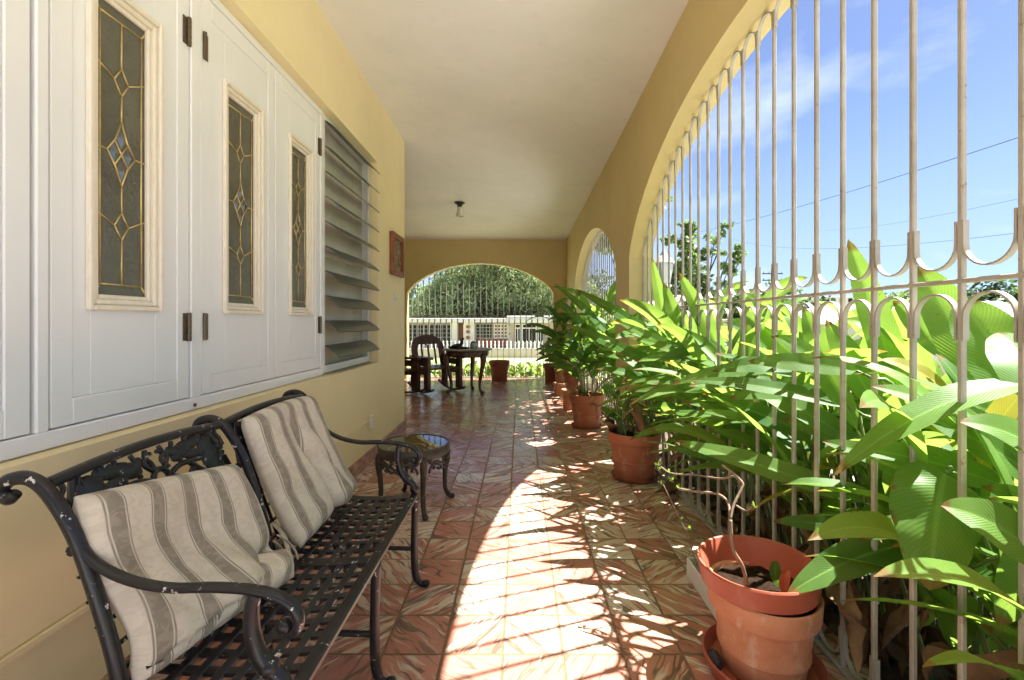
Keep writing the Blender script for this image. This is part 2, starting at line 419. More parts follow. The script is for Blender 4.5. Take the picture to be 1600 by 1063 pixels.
M['hpink'] = plain('pinkish_stucco', (.55, .40, .32), .75, .1, 2)
M['brick'] = plain('red_clay_block', (.33, .12, .07), .8, .25, 9)
M['dkwin'] = plain('dark_window_glass', (.014, .015, .018), .15, .4, 3, spec=.25)
M['wood'] = plain('dark_varnished_wood', (.095, .040, .022), .32, .4, 9, bump=.1)
M['woodlight'] = plain('worn_wood_top', (.30, .27, .20), .35, .25, 7)
M['frame'] = plain('reddish_frame_wood', (.20, .060, .025), .45, .35, 12, bump=.3)
def carve():
    t = NT('carved_relief'); c = t.coord()
    n = t.noise(c, 16, 3, .6, 1.5)
    col = t.ramp(n, [(.38, (.05, .035, .02)), (.5, (.20, .13, .07)), (.62, (.42, .33, .2))])
    return t.done(t.bsdf(color=col, rough=.6, normal=t.bump(n, .6, .01)))
M['relief'] = carve()
def stripe_tile():
    t = NT('striped_roof_tile'); c = t.coord(); s = t.n('SeparateXYZ', {0: c})
    w = t.math('FRACT', t.math('MULTIPLY', s.outputs[1], 2.4))
    col = t.mix(t.ramp(w, [(.45, (0, 0, 0)), (.55, (1, 1, 1))]), (.60, .58, .56), (.10, .09, .09))
    return t.done(t.bsdf(color=col, rough=.7))
M['rooftile'] = stripe_tile()
def glass_top():
    t = NT('glass_table_top')
    return t.done(t.n('MixShader', {0: t.math('ADD', .10, t.math('MULTIPLY', t.n('LayerWeight', {0: .45}).outputs[0], .75)), 1: t.n('BsdfTransparent', {0: (.58, .62, .55, 1)}).outputs[0], 2: t.n('BsdfGlossy', {'Color': (.9, .9, .9, 1), 'Roughness': .02}).outputs[0]}).outputs[0])
M['glasstop'] = glass_top()
M['frost'] = plain('frosted_glass_shade', (.62, .58, .47), .25, .05, 8)
M['blackmetal'] = plain('black_fitting', (.012, .011, .01), .4, .2, 10)
M['wire'] = plain('black_cable', (.02, .02, .02), .6, .1, 3)
M['darkpot'] = plain('black_plastic_pot', (.018, .018, .02), .45, .2, 10)
M['stone'] = plain('dark_stone', (.04, .035, .045), .8, .3, 14, bump=.4)
M['jar'] = plain('glass_jar', (.30, .34, .33), .08, .1, 5, spec=.8)
SUN, SKY, EXPO, AIR, CLD = 4.3, .10, 2.65, .19, 1.4
# ================================================================== the veranda
XL, XR, YC, YF = -1.225, .943, 4.84, 9.19       # house wall, arch wall, house corner, far arch wall
XO = 1.14                                       # outer face of the arch wall
# ---- floor
mb = MB(); mb.box(-4.2, 1.16, -1.2, 9.36, -.35, 0)
structure(mb.build('floor', M['tile']), 'marbled red and cream tiled veranda floor, glossy', 'floor')

# ---- ceiling (a slab that falls a little towards the street)
def ceil_z(x, y):
    def li(y, t):
        for (a, za), (b, zb) in zip(t, t[1:]):
            if y <= b: return za+(zb-za)*max(0, (y-a)/(b-a))
        return t[-1][1]
    zl = li(y, [(-5, 3.08), (4.6, 3.08), (9.19, 2.80), (10, 2.78)])
    zr = li(y, [(-5, 2.97), (2.4, 2.95), (3.6, 2.905), (5.0, 2.875), (9.19, 2.80), (10, 2.78)])
    k = min(1, max(0, (x-XL)/(XR-XL)))
    return zl+(zr-zl)*k
mb = MB(); xs = [-4.25, -2.5, XL, -.6, 0, .5, XR, 1.2]; ys = [-1.2+.5*i for i in range(22)]
ids = [[mb.add((x, y, ceil_z(x, y))) for x in xs] for y in ys]
for i in range(len(ys)-1):
    for j in range(len(xs)-1):
        mb.face(ids[i][j], ids[i+1][j], ids[i+1][j+1], ids[i][j+1])
mb2 = mb
structure(mb.build('ceiling', M['ceil'], smooth=True), 'smooth cream ceiling of the veranda', 'ceiling')
mb = MB(); mb.box(-9, 1.21, -1.25, 9.5, 3.16, 3.36)
structure(mb.build('roof_slab', M['hwhite']), 'flat concrete roof slab over the veranda', 'roof')

# ---- house wall with a long recess for the shutters and the louver window
RY0, RY1, RZ0, RZ1, XP = .30, 3.935, .80, 2.525, XL-.055
mb = MB(); top = 3.17
for (y0, y1, z0, z1) in ((-1.2, RY0, 0, top), (RY1, YC, 0, top), (RY0, RY1, 0, RZ0), (RY0, RY1, RZ1, top)):
    mb.quad((XL, y0, z0), (XL, y1, z0), (XL, y1, z1), (XL, y0, z1))
D = XL-.16
mb.quad((XL, RY0, RZ0), (XL, RY1, RZ0), (D, RY1, RZ0), (D, RY0, RZ0)); mb.quad((XL, RY0, RZ1), (D, RY0, RZ1), (D, RY1, RZ1), (XL, RY1, RZ1))
mb.quad((XL, RY0, RZ0), (D, RY0, RZ0), (D, RY0, RZ1), (XL, RY0, RZ1)); mb.quad((XL, RY1, RZ0), (XL, RY1, RZ1), (D, RY1, RZ1), (D, RY1, RZ0))
mb.quad((D, RY0, RZ0), (D, RY1, RZ0), (D, RY1, RZ1), (D, RY0, RZ1))
mb.quad((XL, YC, 0), (-4.2, YC, 0), (-4.2, YC, top), (XL, YC, top))
mb.quad((-4.2, -1.2, 0), (XL, -1.2, 0), (XL, -1.2, top), (-4.2, -1.2, top))
hw = thing('house_wall', 'yellow house wall with white shutters and a louver window beside the iron bench', 'wall', (XL, 2, 0))
mb.build('wall', M['cream'], hw)
mb = MB(); mb.box(XL, XL+.012, -1.19, YC+.012, 0, .105); mb.box(-4.1, XL+.012, YC, YC+.012, 0, .105)
mb.build('baseboard', M['base'], hw)
mb = MB()   # shutter frame: jambs, head, sill
FX0, FX1 = XP-.05, XP
for (y0, y1, z0, z1) in ((RY0, 2.965, .803, .852), (RY0, 2.965, 2.487, 2.523), (1.205, 1.24, .852, 2.487), (1.774, 1.83, .852, 2.487), (2.93, 2.965, .852, 2.487), (RY0, .62, .852, 2.487)):
    mb.bbox(FX0, FX1, y0, y1, z0, z1, .004)
mb.build('shutter_frame', M['white'], hw)

def shutter(y0, y1, hinge_y, iy0=None, iy1=None, panels=()):
    """one leaf, its inset panel line, the leaded glass insert and its hinges"""
    z0, z1 = .856, 2.483; xf = XP-.004
    mb = MB()
    st = .062
    # stiles and rails stand 4 mm proud of the panel field
    for (a, b, c, d) in ((y0, y0+st, z0, z1), (y1-st, y1, z0, z1), (y0+st, y1-st, z0, z0+.075), (y0+st, y1-st, z1-.075, z1)):
        mb.bbox(xf-.03, xf, a, b, c, d, .003)
    if iy0 is None:
        mb.bbox(xf-.028, xf-.004, y0+st+.001, y1-st-.001, z0+.076, z1-.076, .003)
        return mb.build('shutter', M['white'], hw)
    iz0, iz1 = 1.185, 2.205; w = .03
    g0, g1, h0, h1 = iy0+.05, iy1-.045, 1.223, 2.168
    for (a, b, c, d) in ((y0+st+.001, iy0+.02, z0+.076, z1-.076), (iy1-.02, y1-st-.001, z0+.076, z1-.076), (iy0+.02, iy1-.02, z0+.076, iz0+.02), (iy0+.02, iy1-.02, iz1-.02, z1-.076)):
        mb.bbox(xf-.028, xf-.0035, a, b, c, d, .0015)
    sh = mb.build('shutter', M['white'], hw)
    fr = MB()
    for k, (e, x0, x1) in enumerate(((0, xf-.003, xf+.014), (.018, xf-.010, xf+.006), (.034, xf-.02, xf-.004))):
        a, b, c, d = iy0+e, iy1-e, iz0+e, iz1-e; t = .017 if k < 2 else max(.008, g0-a)
        for (p, q, r, s_) in ((a, a+t, c, d), (b-t, b, c, d), (a+t, b-t, c, c+t), (a+t, b-t, d-t, d)):
            fr.bbox(x0, x1, p, q, r, s_, .004)
    fr.build('insert_frame', M['worn'], sh)
    a, b, c, d = iy0+.04, iy1-.04, iz0+.04, iz1-.04
    pn = MB(); pn.box(xf-.024, xf-.018, a-.006, b+.006, c-.006, d+.006)
    pn.build('glass_pane', M['leadglass'], sh)
    cm = MB(); X = xf-.0165; r = .0028
    ym = (a+b)/2; zm = (c+d)/2; hy = (b-a)/2; bo = hy-.024
    L = lambda *pts: cm.tube([(X, ym+p[0], zm+p[1]) for p in pts], r, 6, flat=1)
    top_, bot = d-zm-.02, c-zm+.02
    for s in (-1, 1):
        L((s*bo, bot+.024), (s*bo, top_-.024))
        L((s*hy, bot-.012), (s*bo, bot+.024)); L((s*hy, top_+.012), (s*bo, top_-.024))
    L((-bo, bot+.024), (0, bot+.024), (bo, bot+.024)); L((-bo, top_-.024), (0, top_-.024), (bo, top_-.024))
    for zc, dw, dh in ((.235, .026, .045), (0, .052, .105), (-.235, .026, .045)):
        for s in (-1, 1):
            if dw > .03:
                L((s*dw, zc), (s*dw*.42, zc+dh*.42), (0, zc+dh)); L((s*dw, zc), (s*dw*.42, zc-dh*.42), (0, zc-dh))
                L((s*dw*.5, zc+dh*.40), (-s*dw*.5, zc-dh*.40))
            else:
                L((s*dw, zc), (0, zc+dh)); L((s*dw, zc), (0, zc-dh))
            L((s*dw, zc), (s*hy, zc+ (.038 if dw < .03 else .0)))
    for (z0_, z1_) in ((bot+.024, -.28), (-.19, -.105), (.105, .19), (.28, top_-.024)):
        L((0, z0_), (0, z1_))
    cm.build('leading', M['brass'], sh, smooth=True)
    bg = MB()
    for (dy, dz) in ((0, .055), (.026, 0), (-.026, 0), (0, -.055)):
        pts = [(ym+dy+.0*0, zm+dz+.040), (ym+dy+.018, zm+dz), (ym+dy, zm+dz-.040), (ym+dy-.018, zm+dz)]
        ap = bg.add((X+.004, ym+dy, zm+dz)); ids = [bg.add((X-.0012, p[0], p[1])) for p in pts]
        for k in range(4): bg.face(ids[k], ids[(k+1) % 4], ap)
    bg.build('bevelled_glass', M['bevelglass'], sh)
    for hz in (1.13, 2.27):
        h = MB(); h.tube([(xf+.008, hinge_y, hz-.055), (xf+.008, hinge_y, hz+.055)], .0075, 8)
        s = -1 if hinge_y > (y0+y1)/2 else 1
        h.bbox(xf+.0005, xf+.0035, min(hinge_y, hinge_y+s*.026), max(hinge_y, hinge_y+s*.026), hz-.053, hz+.053, .001)
        for q in (-.04, -.02, .02, .04): h.tube([(xf+.008, hinge_y, hz+q-.001), (xf+.008, hinge_y, hz+q+.001)], .0085, 8)
        h.build('hinge', M['hinge'], sh, smooth=True, angle=40)
    return sh
shutter(.64, 1.195, .65)
shutter(1.246, 1.768, 1.758, 1.345, 1.627)
shutter(1.836, 2.386, 1.846, 1.966, 2.270)
shutter(2.392, 2.926, 2.918, 2.525, 2.815)
mb = MB(); mb.tube([(XP+.0005, 1.79, .823), (XP+.006, 1.79, .823)], .007, 10)
mb.build('frame_bolt', M['hinge'], hw)

# louver window at the end of the recess
lw = MB(); LY0, LY1 = 2.97, 3.925
for (y0, y1, z0, z1, x0, x1) in ((LY0, 3.0, .81, 2.52, XP-.07, XP-.002), (3.87, LY1, .81, 2.52, XP-.07, XP-.012), (3.0, 3.87, .81, .86, XP-.07, XP-.008), (3.0, 3.87, 2.485, 2.52, XP-.07, XP-.008), (3.0, 3.87, 1.60, 1.63, XP-.060, XP-.05)):
    lw.bbox(x0, x1, y0, y1, z0, z1, .003)
lo = lw.build('louver_frame', M['alu'], hw)
sc = MB(); sc.box(XP-.066, XP-.062, LY0, LY1, .82, 2.51); sc.build('insect_screen', M['screen'], lo)
for k in range(10):
    zc = .955+k*.1655; sl = MB()
    x0, z0, x1, z1 = XP-.010, zc+.037, XP+.090, zc-.040
    dx, dz = x1-x0, z1-z0; L = math.hypot(dx, dz); nx, nz = -dz/L, dx/L
    n = 6; rows = []
    for i in range(n+1):
        t = i/n; b = .006*math.sin(PI*t)
        rows.append((x0+dx*t+nx*b, z0+dz*t+nz*b))
    th = .0035
    A = [[sl.add((p[0]+nx*sgn*th, y, p[1]+nz*sgn*th)) for p in rows] for sgn in (1, -1) for y in (3.005, 3.868)]
    for i in range(n):
        sl.face(A[0][i], A[1][i], A[1][i+1], A[0][i+1]); sl.face(A[2][i], A[2][i+1], A[3][i+1], A[3][i])
    for i in range(n):
        sl.face(A[0][i], A[0][i+1], A[2][i+1], A[2][i]); sl.face(A[1][i], A[3][i], A[3][i+1], A[1][i+1])
    sl.face(A[0][0], A[2][0], A[3][0], A[1][0]); sl.face(A[0][n], A[1][n], A[3][n], A[2][n])
    sl.build('louver', M['slat'], lo, smooth=True, angle=40)
mb = MB(); mb.bbox(XP-.012, XP+.0, 3.845, 3.866, .9, 2.45, .002); mb.build('louver_bar', M['alu'], lo)

# picture, switch, outlet and cable duct on the house wall
pic = thing('wall_picture', 'small carved relief picture in a red brown wooden frame on the yellow wall', 'picture', (XL, 4.47, 1.80))
mb = MB(); a, b, c, d = 4.275, 4.675, 1.60, 2.005
for (y0, y1, z0, z1) in ((a, a+.05, c, d), (b-.05, b, c, d), (a+.05, b-.05, c, c+.05), (a+.05, b-.05, d-.05, d)):
    mb.bbox(XL+.002, XL+.042, y0, y1, z0, z1, .005)
mb.build('frame', M['frame'], pic)
mb = MB(); n = 14; g = []
for i in range(n+1):
    g.append([mb.add((XL+.014+.012*mnoise.noise(Vector((i*.35, j*.35, 3))), a+.05+(b-a-.1)*i/n, c+.05+(d-c-.1)*j/n)) for j in range(n+1)])
for i in range(n):
    for j in range(n): mb.face(g[i][j], g[i+1][j], g[i+1][j+1], g[i][j+1])
mb.build('relief', M['relief'], pic, smooth=True)
sw = thing('light_switch', 'white light switch on the yellow wall under the small framed picture', 'switch', (XL, 4.46, 1.37))
mb = MB(); mb.bbox(XL+.001, XL+.009, 4.42, 4.50, 1.315, 1.435, .003); mb.build('plate', M['plasticw'], sw)
mb = MB(); mb.bbox(XL+.0095, XL+.017, 4.452, 4.470, 1.355, 1.395, .003); mb.build('toggle', M['plastic'], sw)
ot = thing('power_outlet', 'ivory outlet box low on the yellow wall behind the round side table', 'outlet', (XL, 3.72, .33))
mb = MB(); mb.bbox(XL+.001, XL+.03, 3.68, 3.755, .275, .39, .004); mb.build('box', M['plastic'], ot)
mb = MB(); mb.tube([(XL+.0305, 3.717, .31), (XL+.033, 3.717, .31)], .014, 12); mb.tube([(XL+.0305, 3.717, .355), (XL+.033, 3.717, .355)], .014, 12); mb.build('socket', M['plasticw'], ot)
mb = MB(); mb.bbox(XL+.001, XL+.013, -1.17, 3.675, .338, .356, .002)
tag(mb.build('cable_duct', M['cream'], origin=(XL, 2, .34)), 'thin painted cable duct running low along the yellow wall to the outlet', 'cable duct')

# ---- arch walls
def arch_top(s, c, hw, spring, rise):
    t = min(1.0, abs(s-c)/hw)
    el = math.sqrt(max(0, 1-t*t))
    Rr = (hw*hw+rise*rise)/(2*rise)
    ci = (math.sqrt(max(0, Rr*Rr-(t*hw)**2))-(Rr-rise))/rise
    return spring+rise*(.5*el+.5*ci)
def arch_wall(name, mp, s0, s1, d0, d1, opens, top, mat, n=48):
    """mp(s, z, d): s along the wall, d through it; opens = [(c, hw, spring, rise)]"""
    mb = MB()
    def colq(a, za, b, zb):
        for d, fl in ((d0, 0), (d1, 1)):
            q = [mp(a, za, d), mp(b, zb, d), mp(b, top, d), mp(a, top, d)]
            mb.quad(*(q if not fl else q[::-1]))
    cur = s0
    for (c, hw_, sp, ri) in sorted(opens):
        colq(cur, 0, c-hw_, 0)
        pts = [c-hw_*math.cos(PI*i/n) for i in range(n+1)]
        prof = [(p, arch_top(p, c, hw_, sp, ri)) for p in pts]
        for (a, za), (b, zb) in zip(prof, prof[1:]): colq(a, za, b, zb)
        loop = [(c-hw_, 0)]+prof+[(c+hw_, 0)]
        for (a, za), (b, zb) in zip(loop, loop[1:]):
            mb.quad(mp(a, za, d0), mp(a, za, d1), mp(b, zb, d1), mp(b, zb, d0))
        cur = c+hw_
    colq(cur, 0, s1, 0)
    for s in (s0, s1): mb.quad(mp(s, 0, d0), mp(s, 0, d1), mp(s, top, d1), mp(s, top, d0))
    mb.quad(mp(s0, top, d0), mp(s1, top, d0), mp(s1, top, d1), mp(s0, top, d1))
    return mb
mpY = lambda s, z, d: Vector((d, s, z))
mpX = lambda s, z, d: Vector((s, d, z))
A1 = (1.98, 1.94, 1.68, .80); A2 = (6.18, 1.71, 1.66, .70); A0 = (-2.45, 1.94, 1.68, .80)
AF = (-.80, 1.48, 1.70, .63)
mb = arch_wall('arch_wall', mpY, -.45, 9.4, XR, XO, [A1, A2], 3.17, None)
aw = tag(mb.build('arch_wall', M['shaded'], origin=(XR, 2, 0)), 'long yellow veranda wall with tall arched openings above the row of pots', 'wall', kind='thing')
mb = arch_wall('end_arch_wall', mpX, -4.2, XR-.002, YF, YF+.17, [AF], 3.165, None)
tag(mb.build('end_arch_wall', M['shaded'], origin=(-.8, YF, 0)), 'yellow end wall with one wide arch at the far end of the veranda', 'wall', kind='thing')
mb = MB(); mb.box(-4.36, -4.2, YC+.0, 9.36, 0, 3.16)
tag(mb.build('side_wall', M['shaded'], origin=(-4.2, 7, 0)), 'yellow wall closing the veranda round the house corner', 'wall', kind='thing')

# ---- wrought grilles
def grille(name, label, mp, arch, ss, dx, rail_z, first_seen=-9, sp=None, bw=.0138, cat='grille', copies=True):
    c, hw_, spr, ri = arch
    g = thing(name, label, cat, mp(c, 0, dx))
    zt = lambda s: arch_top(s, c, hw_, spr, ri)
    for s in ss:
        mb = MB(); ztop = zt(s)-.030; s += .0016*math.sin(s*57.3+dx*11)
        p0 = mp(s-bw/2, .012, dx-bw/2); p1 = mp(s+bw/2, ztop, dx+bw/2)
        mb.bbox(min(p0.x, p1.x), max(p0.x, p1.x), min(p0.y, p1.y), max(p0.y, p1.y), p0.z, p1.z, .0025)
        mb.build('bar', M['iron'], g)
    m2 = lambda s, z, d: mp(s, z, dx+d)
    rest = MB()
    for a, b in zip(ss, ss[1:]):
        x0, x1 = a+bw/2+.0025, b-bw/2-.0025; r = (x1-x0)/2; xm = (x0+x1)/2
        seen = a >= first_seen
        def U(zc, sgn, arm, slope=0.0):
            pts = [(x0, zc-sgn*arm - slope*r)]
            for i in range(13):
                an = PI-PI*i/12
                xx = xm+r*math.cos(an); pts.append((xx, zc+sgn*r*math.sin(an)+slope*(xx-xm)))
            pts.append((x1, zc-sgn*arm+slope*r)); return pts
        sl = (zt(b)-zt(a))/(b-a)
        sl = max(-1.6, min(1.6, sl))
        ups = [U(rail_z+.032+r, -1, .055), U(rail_z-.030-r, 1, .055), U(.032+r, -1, .055)]
        zz = min(zt(xm)-.006-r, min(zt(a), zt(b))-.0+.4)
        ups.append(U(zz, 1, .04, sl*.8))
        for pts in ups:
            if seen:
                mb = MB(); mb.strip(pts, m2, .0145, .0045); mb.build('scroll', M['iron'], g, smooth=True, angle=40)
            else: rest.strip(pts, m2, .0145, .0045)
    if rest.f:
        o = rest.build('scrollwork', M['iron'], g); o['kind'] = 'stuff'
    for z0, z1, w in ((rail_z-.0055, rail_z+.0055, .022), (.004, .018, .026)):
        mb = MB(); p0 = mp(c-hw_+.012, z0, dx-w/2); p1 = mp(c+hw_-.012, z1, dx+w/2)
        mb.bbox(min(p0.x, p1.x), max(p0.x, p1.x), min(p0.y, p1.y), max(p0.y, p1.y), z0, z1, .002)
        mb.build('rail', M['iron'], g)
    return g
XG = 1.062; RAIL = 1.15+.0925*XG
Y1s = [.96+.1337*k for k in range(-6, 23)]
grille('arch_grille', 'tall white iron grille filling the nearest big arch beside the broad leaves', mpY, A1, Y1s, XG, RAIL, .80)
Y2s = [6.18+.1337*k for k in range(-12, 13)]
grille('arch_grille', 'white iron grille in the second arch of the long yellow wall, behind the potted leaves', mpY, A2, Y2s, XG, RAIL, 9)
XFs = [-.80+.1165*k for k in range(-12, 13)]
grille('arch_grille', 'white iron grille across the far end arch behind the rocking chair', mpX, AF, XFs, YF+.10, RAIL, 9)
# ---- ceiling lamp
lx, ly = -.895, 6.8; lz = ceil_z(lx, ly)
lp = thing('ceiling_lamp', 'small ceiling lamp with black base and bell shaped glass shade', 'ceiling lamp', (lx, ly, lz))
mb = MB(); mb.lathe([(0, 0), (.075, 0), (.078, -.012), (.055, -.024), (.038, -.034), (.036, -.068), (0, -.068)], (lx, ly, lz), 20); mb.build('base', M['blackmetal'], lp, smooth=True, angle=40)
mb = MB(); mb.lathe([(.032, -.069), (.036, -.10), (.044, -.15), (.060, -.205), (.056, -.205), (.04, -.15), (.03, -.10)], (lx, ly, lz), 20); mb.build('shade', M['frost'], lp, smooth=True)
# ================================================================== furniture
# ---- black cast bench
YB = [.895, 1.435, 1.975]
def lerp(a, b, t): return a+(b-a)*t
def crv(pts, n=6):
    """Catmull-Rom through pts"""
    pts = [Vector(p) for p in pts]; out = []
    q = [pts[0]*2-pts[1]]+pts+[pts[-1]*2-pts[-2]]
    for i in range(1, len(q)-2):
        for k in range(n):
            t = k/n; a, b, c, d = q[i-1], q[i], q[i+1], q[i+2]
            out.append(.5*((2*b)+(c-a)*t+(2*a-5*b+4*c-d)*t*t+(3*b-a-3*c+d)*t**3))
    out.append(pts[-1]); return out
bench = thing('garden_bench', 'long black cast iron bench with chipped paint and two striped cushions against the yellow wall', 'bench', (-.65, 1.435, 0))
# seat: a frame with flat woven straps
mb = MB(); XS0, XS1, ZS = -.815, -.445, .398
sag = lambda x: -.012*math.sin(PI*(x-XS0)/(XS1-XS0))
def strap(p, q, w, th, along, zoff=0):
    n = 10
    if along == 'x':
        pts = [(lerp(p, q, i/n), ZS+zoff+sag(lerp(p, q, i/n))) for i in range(n+1)]
        return lambda y: mb.strip(pts, (lambda s, z, d: Vector((s, y+d, z))), w, th)
for y in YB:
    for e in ((0,) if y in (YB[0], YB[2]) else (0,)):
        strap(XS0, XS1, .045, .014, 'x')(y+(.022 if y == YB[0] else -.022 if y == YB[2] else 0))
for i in range(2):
    a, b = YB[i]+(.045 if i == 0 else .022), YB[i+1]-(.045 if i == 1 else .022)
    m = 9
    for k in range(1, m):
        strap(XS0+.02, XS1-.015, .021, .008, 'x', .0)(lerp(a, b, k/m))
nx = 7
for k in range(1, nx):
    x = lerp(XS0+.03, XS1-.02, k/nx)
    mb.bbox(x-.0105, x+.0105, YB[0]+.01, YB[2]-.01, ZS+sag(x)-.0065, ZS+sag(x)+.0062, .002)
mb.bbox(XS1-.028, XS1+.006, YB[0]-.002, YB[2]+.002, ZS-.010, ZS+.011, .005)
mb.bbox(XS0-.006, XS0+.03, YB[0]-.002, YB[2]+.002, ZS-.010, ZS+.011, .005)
mb.build('seat', M['black'], bench, smooth=True, angle=35)
xb = lambda z: -.79-(z-.40)*.36                      # slope of the back
ends = {YB[0]: 0, YB[1]: 1, YB[2]: 2}
for y in YB:
    pts = crv([(-.775, y, .385), (-.80, y, .50), (-.835, y, .62), (-.875, y, .73), (-.925, y, .812), (-.965, y, .842), (-1.005, y, .838), (-1.02, y, .815), (-1.005, y, .802), (-.993, y, .812)], 5)
    n = len(pts); rr = [.0136]*n
    for i in range(n):
        if i > n-14: rr[i] = .0128
        if i > n-5: rr[i] = .0118
    mb = MB(); mb.tube(pts, rr, 10); mb.build('back_post', M['black'], bench, smooth=True)
    # legs
    for front in (1, 0):
        mb = MB()
        if front: L = [(-.452, y, .395), (-.455, y, .30), (-.458, y, .16), (-.455, y, .07), (-.444, y, .030), (-.425, y, .014), (-.404, y, .016)]
        else: L = [(-.785, y, .39), (-.79, y, .25), (-.80, y, .10), (-.815, y, .03), (-.835, y, .014), (-.852, y, .016)]
        p = crv(L, 5); k = len(p)
        mb.tube(p, [.0155 if i < k*.65 else .0125 for i in range(k-6)]+[.0125, .013, .0145, .016, .0155, .012], 10)
        mb.ball(L[-1], .0155, 8, 6)
        mb.build('leg', M['black'], bench, smooth=True)
    mb = MB(); mb.tube(crv([(-.458, y, .165), (-.55, y, .168), (-.63, y, .172), (-.70, y, .168), (-.797, y, .165)], 4), .0095, 8)
    mb.build('stretcher', M['black'], bench, smooth=True)
for i in range(2):
    mb = MB(); ya, yb2 = YB[i], YB[i+1]
    mb.tube(crv([(-.792, ya, .17), (-.71, lerp(ya, yb2, .25), .168), (-.66, lerp(ya, yb2, .5), .168), (-.71, lerp(ya, yb2, .75), .168), (-.792, yb2, .17)], 4), .008, 8)
    mb.build('cross_brace', M['black'], bench, smooth=True)
for y, s in ((YB[0], -1), (YB[2], 1)):
    mb = MB()
    pts = crv([(-.868, y, .715), (-.835, y, .676), (-.77, y, .643), (-.69, y, .627), (-.60, y, .628), (-.52, y, .622), (-.465, y, .605), (-.437, y, .578), (-.436, y, .550), (-.452, y, .537), (-.466, y, .546)], 5)
    n = len(pts)
    mb.tube(pts, [lerp(.0112, .0148, i/n) if i < n-9 else .0136-.0006*(i-n+9) for i in range(n)], 10, flat=.75); mb.ball((-.462, y, .551), .016, 8, 6)
    mb.build('armrest', M['black'], bench, smooth=True)
    mb = MB()
    pts = crv([(-.520, y, .617), (-.527, y, .585), (-.526, y, .54), (-.512, y, .495), (-.485, y, .462), (-.462, y, .44), (-.452, y, .40)], 5)
    n = len(pts); mb.tube(pts, [.0125+.004*math.sin(PI*i/n) for i in range(n)], 10)
    mb.ball((-.492, y, .470), .020, 8, 6); mb.ball((-.457, y, .425), .021, 8, 6); mb.build('arm_post', M['black'], bench, smooth=True)
# back panels: rails, cast ornament and lattice
for i in range(2):
    ya, yb2 = YB[i]+.012, YB[i+1]-.012; W = yb2-ya
    mb = MB(); zT, zB = .826, .692
    B = lambda t, z, off=0: Vector((xb(z)-.0+off, ya+W*t, z))
    mb.tube([B(t/10, zT+.015*math.sin(PI*t/10)) for t in range(11)], .0155, 8, flat=.8)
    mb.tube([B(t/10, zB-.004*math.sin(PI*t/10)) for t in range(11)], .011, 8)
    # ring in the middle, stems, leaves and pomegranates mirrored about it
    zc = (zT+zB)/2+.0
    mb.tube([B(.5+.020/W*math.cos(a*PI/8)*1.2, zc-.010+.024*math.sin(a*PI/8)) for a in range(17)], .0075, 7)
    for k in range(12):
        u_ = .04+.92*k/11; mb.tube(crv([B(u_, zT), B(u_+.012*(-1)**k, zT-.018), B(u_-.010*(-1)**k, zT-.034), B(u_+.02, zc+.01)], 3), .0058, 6)
    for s in (-1, 1):
        T = lambda t: .5+s*t
        mb.tube(crv([B(T(.055), zc-.008), B(T(.13), zc+.004), B(T(.22), zc+.002), B(T(.30), zc-.002)], 4), .0078, 7)
        mb.tube(crv([B(T(.055), zc-.014), B(T(.11), zc-.024), B(T(.17), zc-.040), B(T(.2), zc-.054)], 4), .007, 7)
        mb.tube(crv([B(T(.03), zc+.012), B(T(.07), zc+.034), B(T(.05), zc+.050), B(T(.02), zc+.056)], 4), .006, 7)
        mb.tube(crv([B(T(.20), zc+.0), B(T(.26), zc-.030), B(T(.33), zc-.052)], 4), .008, 7)
        Mx = Matrix.Rotation(-.345, 3, 'Y')
        def blob(t, z, ry, rz, ang=0, rx=.009):
            mb.ball(B(T(t), zc+(z-zc)*1.35), 1, 12, 8, (rx*.8, ry*1.15, rz*1.45), Mx @ Matrix.Rotation(ang*s, 3, 'X'))
        blob(.36, zc-.003, .036, .033); blob(.345, zc+.022, .030, .020, .5); blob(.37, zc-.026, .032, .018, -.5)
        blob(.435, zc+.008, .020, .007, -.2); blob(.43, zc-.012, .022, .007, .5); blob(.42, zc-.030, .018, .009, .9)
        blob(.17, zc+.028, .040, .015, .35); blob(.25, zc+.036, .036, .013, .15); blob(.115, zc+.030, .022, .010, -.6)
        blob(.235, zc+.014, .03, .010, -.1); blob(.29, zc+.012, .018, .010, .3); blob(.14, zc-.030, .024, .009, .7)
        blob(.09, zc-.044, .02, .009, .2); blob(.26, zc-.046, .026, .010, -.4); blob(.20, zc-.018, .018, .008, .8)
        for k in range(4): mb.tube([B(T(.15+.035*k), zc+.018+.004*k), B(T(.13+.035*k), zc+.045)], .0035, 6)
        mb.tube([B(T(.40), zT), B(T(.455), zc)], .0065, 6); mb.tube([B(T(.46), zc-.02), B(T(.485), zB)], .0065, 6)
    for t in [k/8 for k in range(1, 8)]:
        mb.tube([B(t, zB), B(t, .43)], .008, 6, flat=.5)
    for z in (.64, .59, .54, .49, .445):
        mb.tube([B(0, z), B(1, z)], .008, 6, flat=.5)
    mb.build('back_panel', M['black'], bench, smooth=True, angle=60)

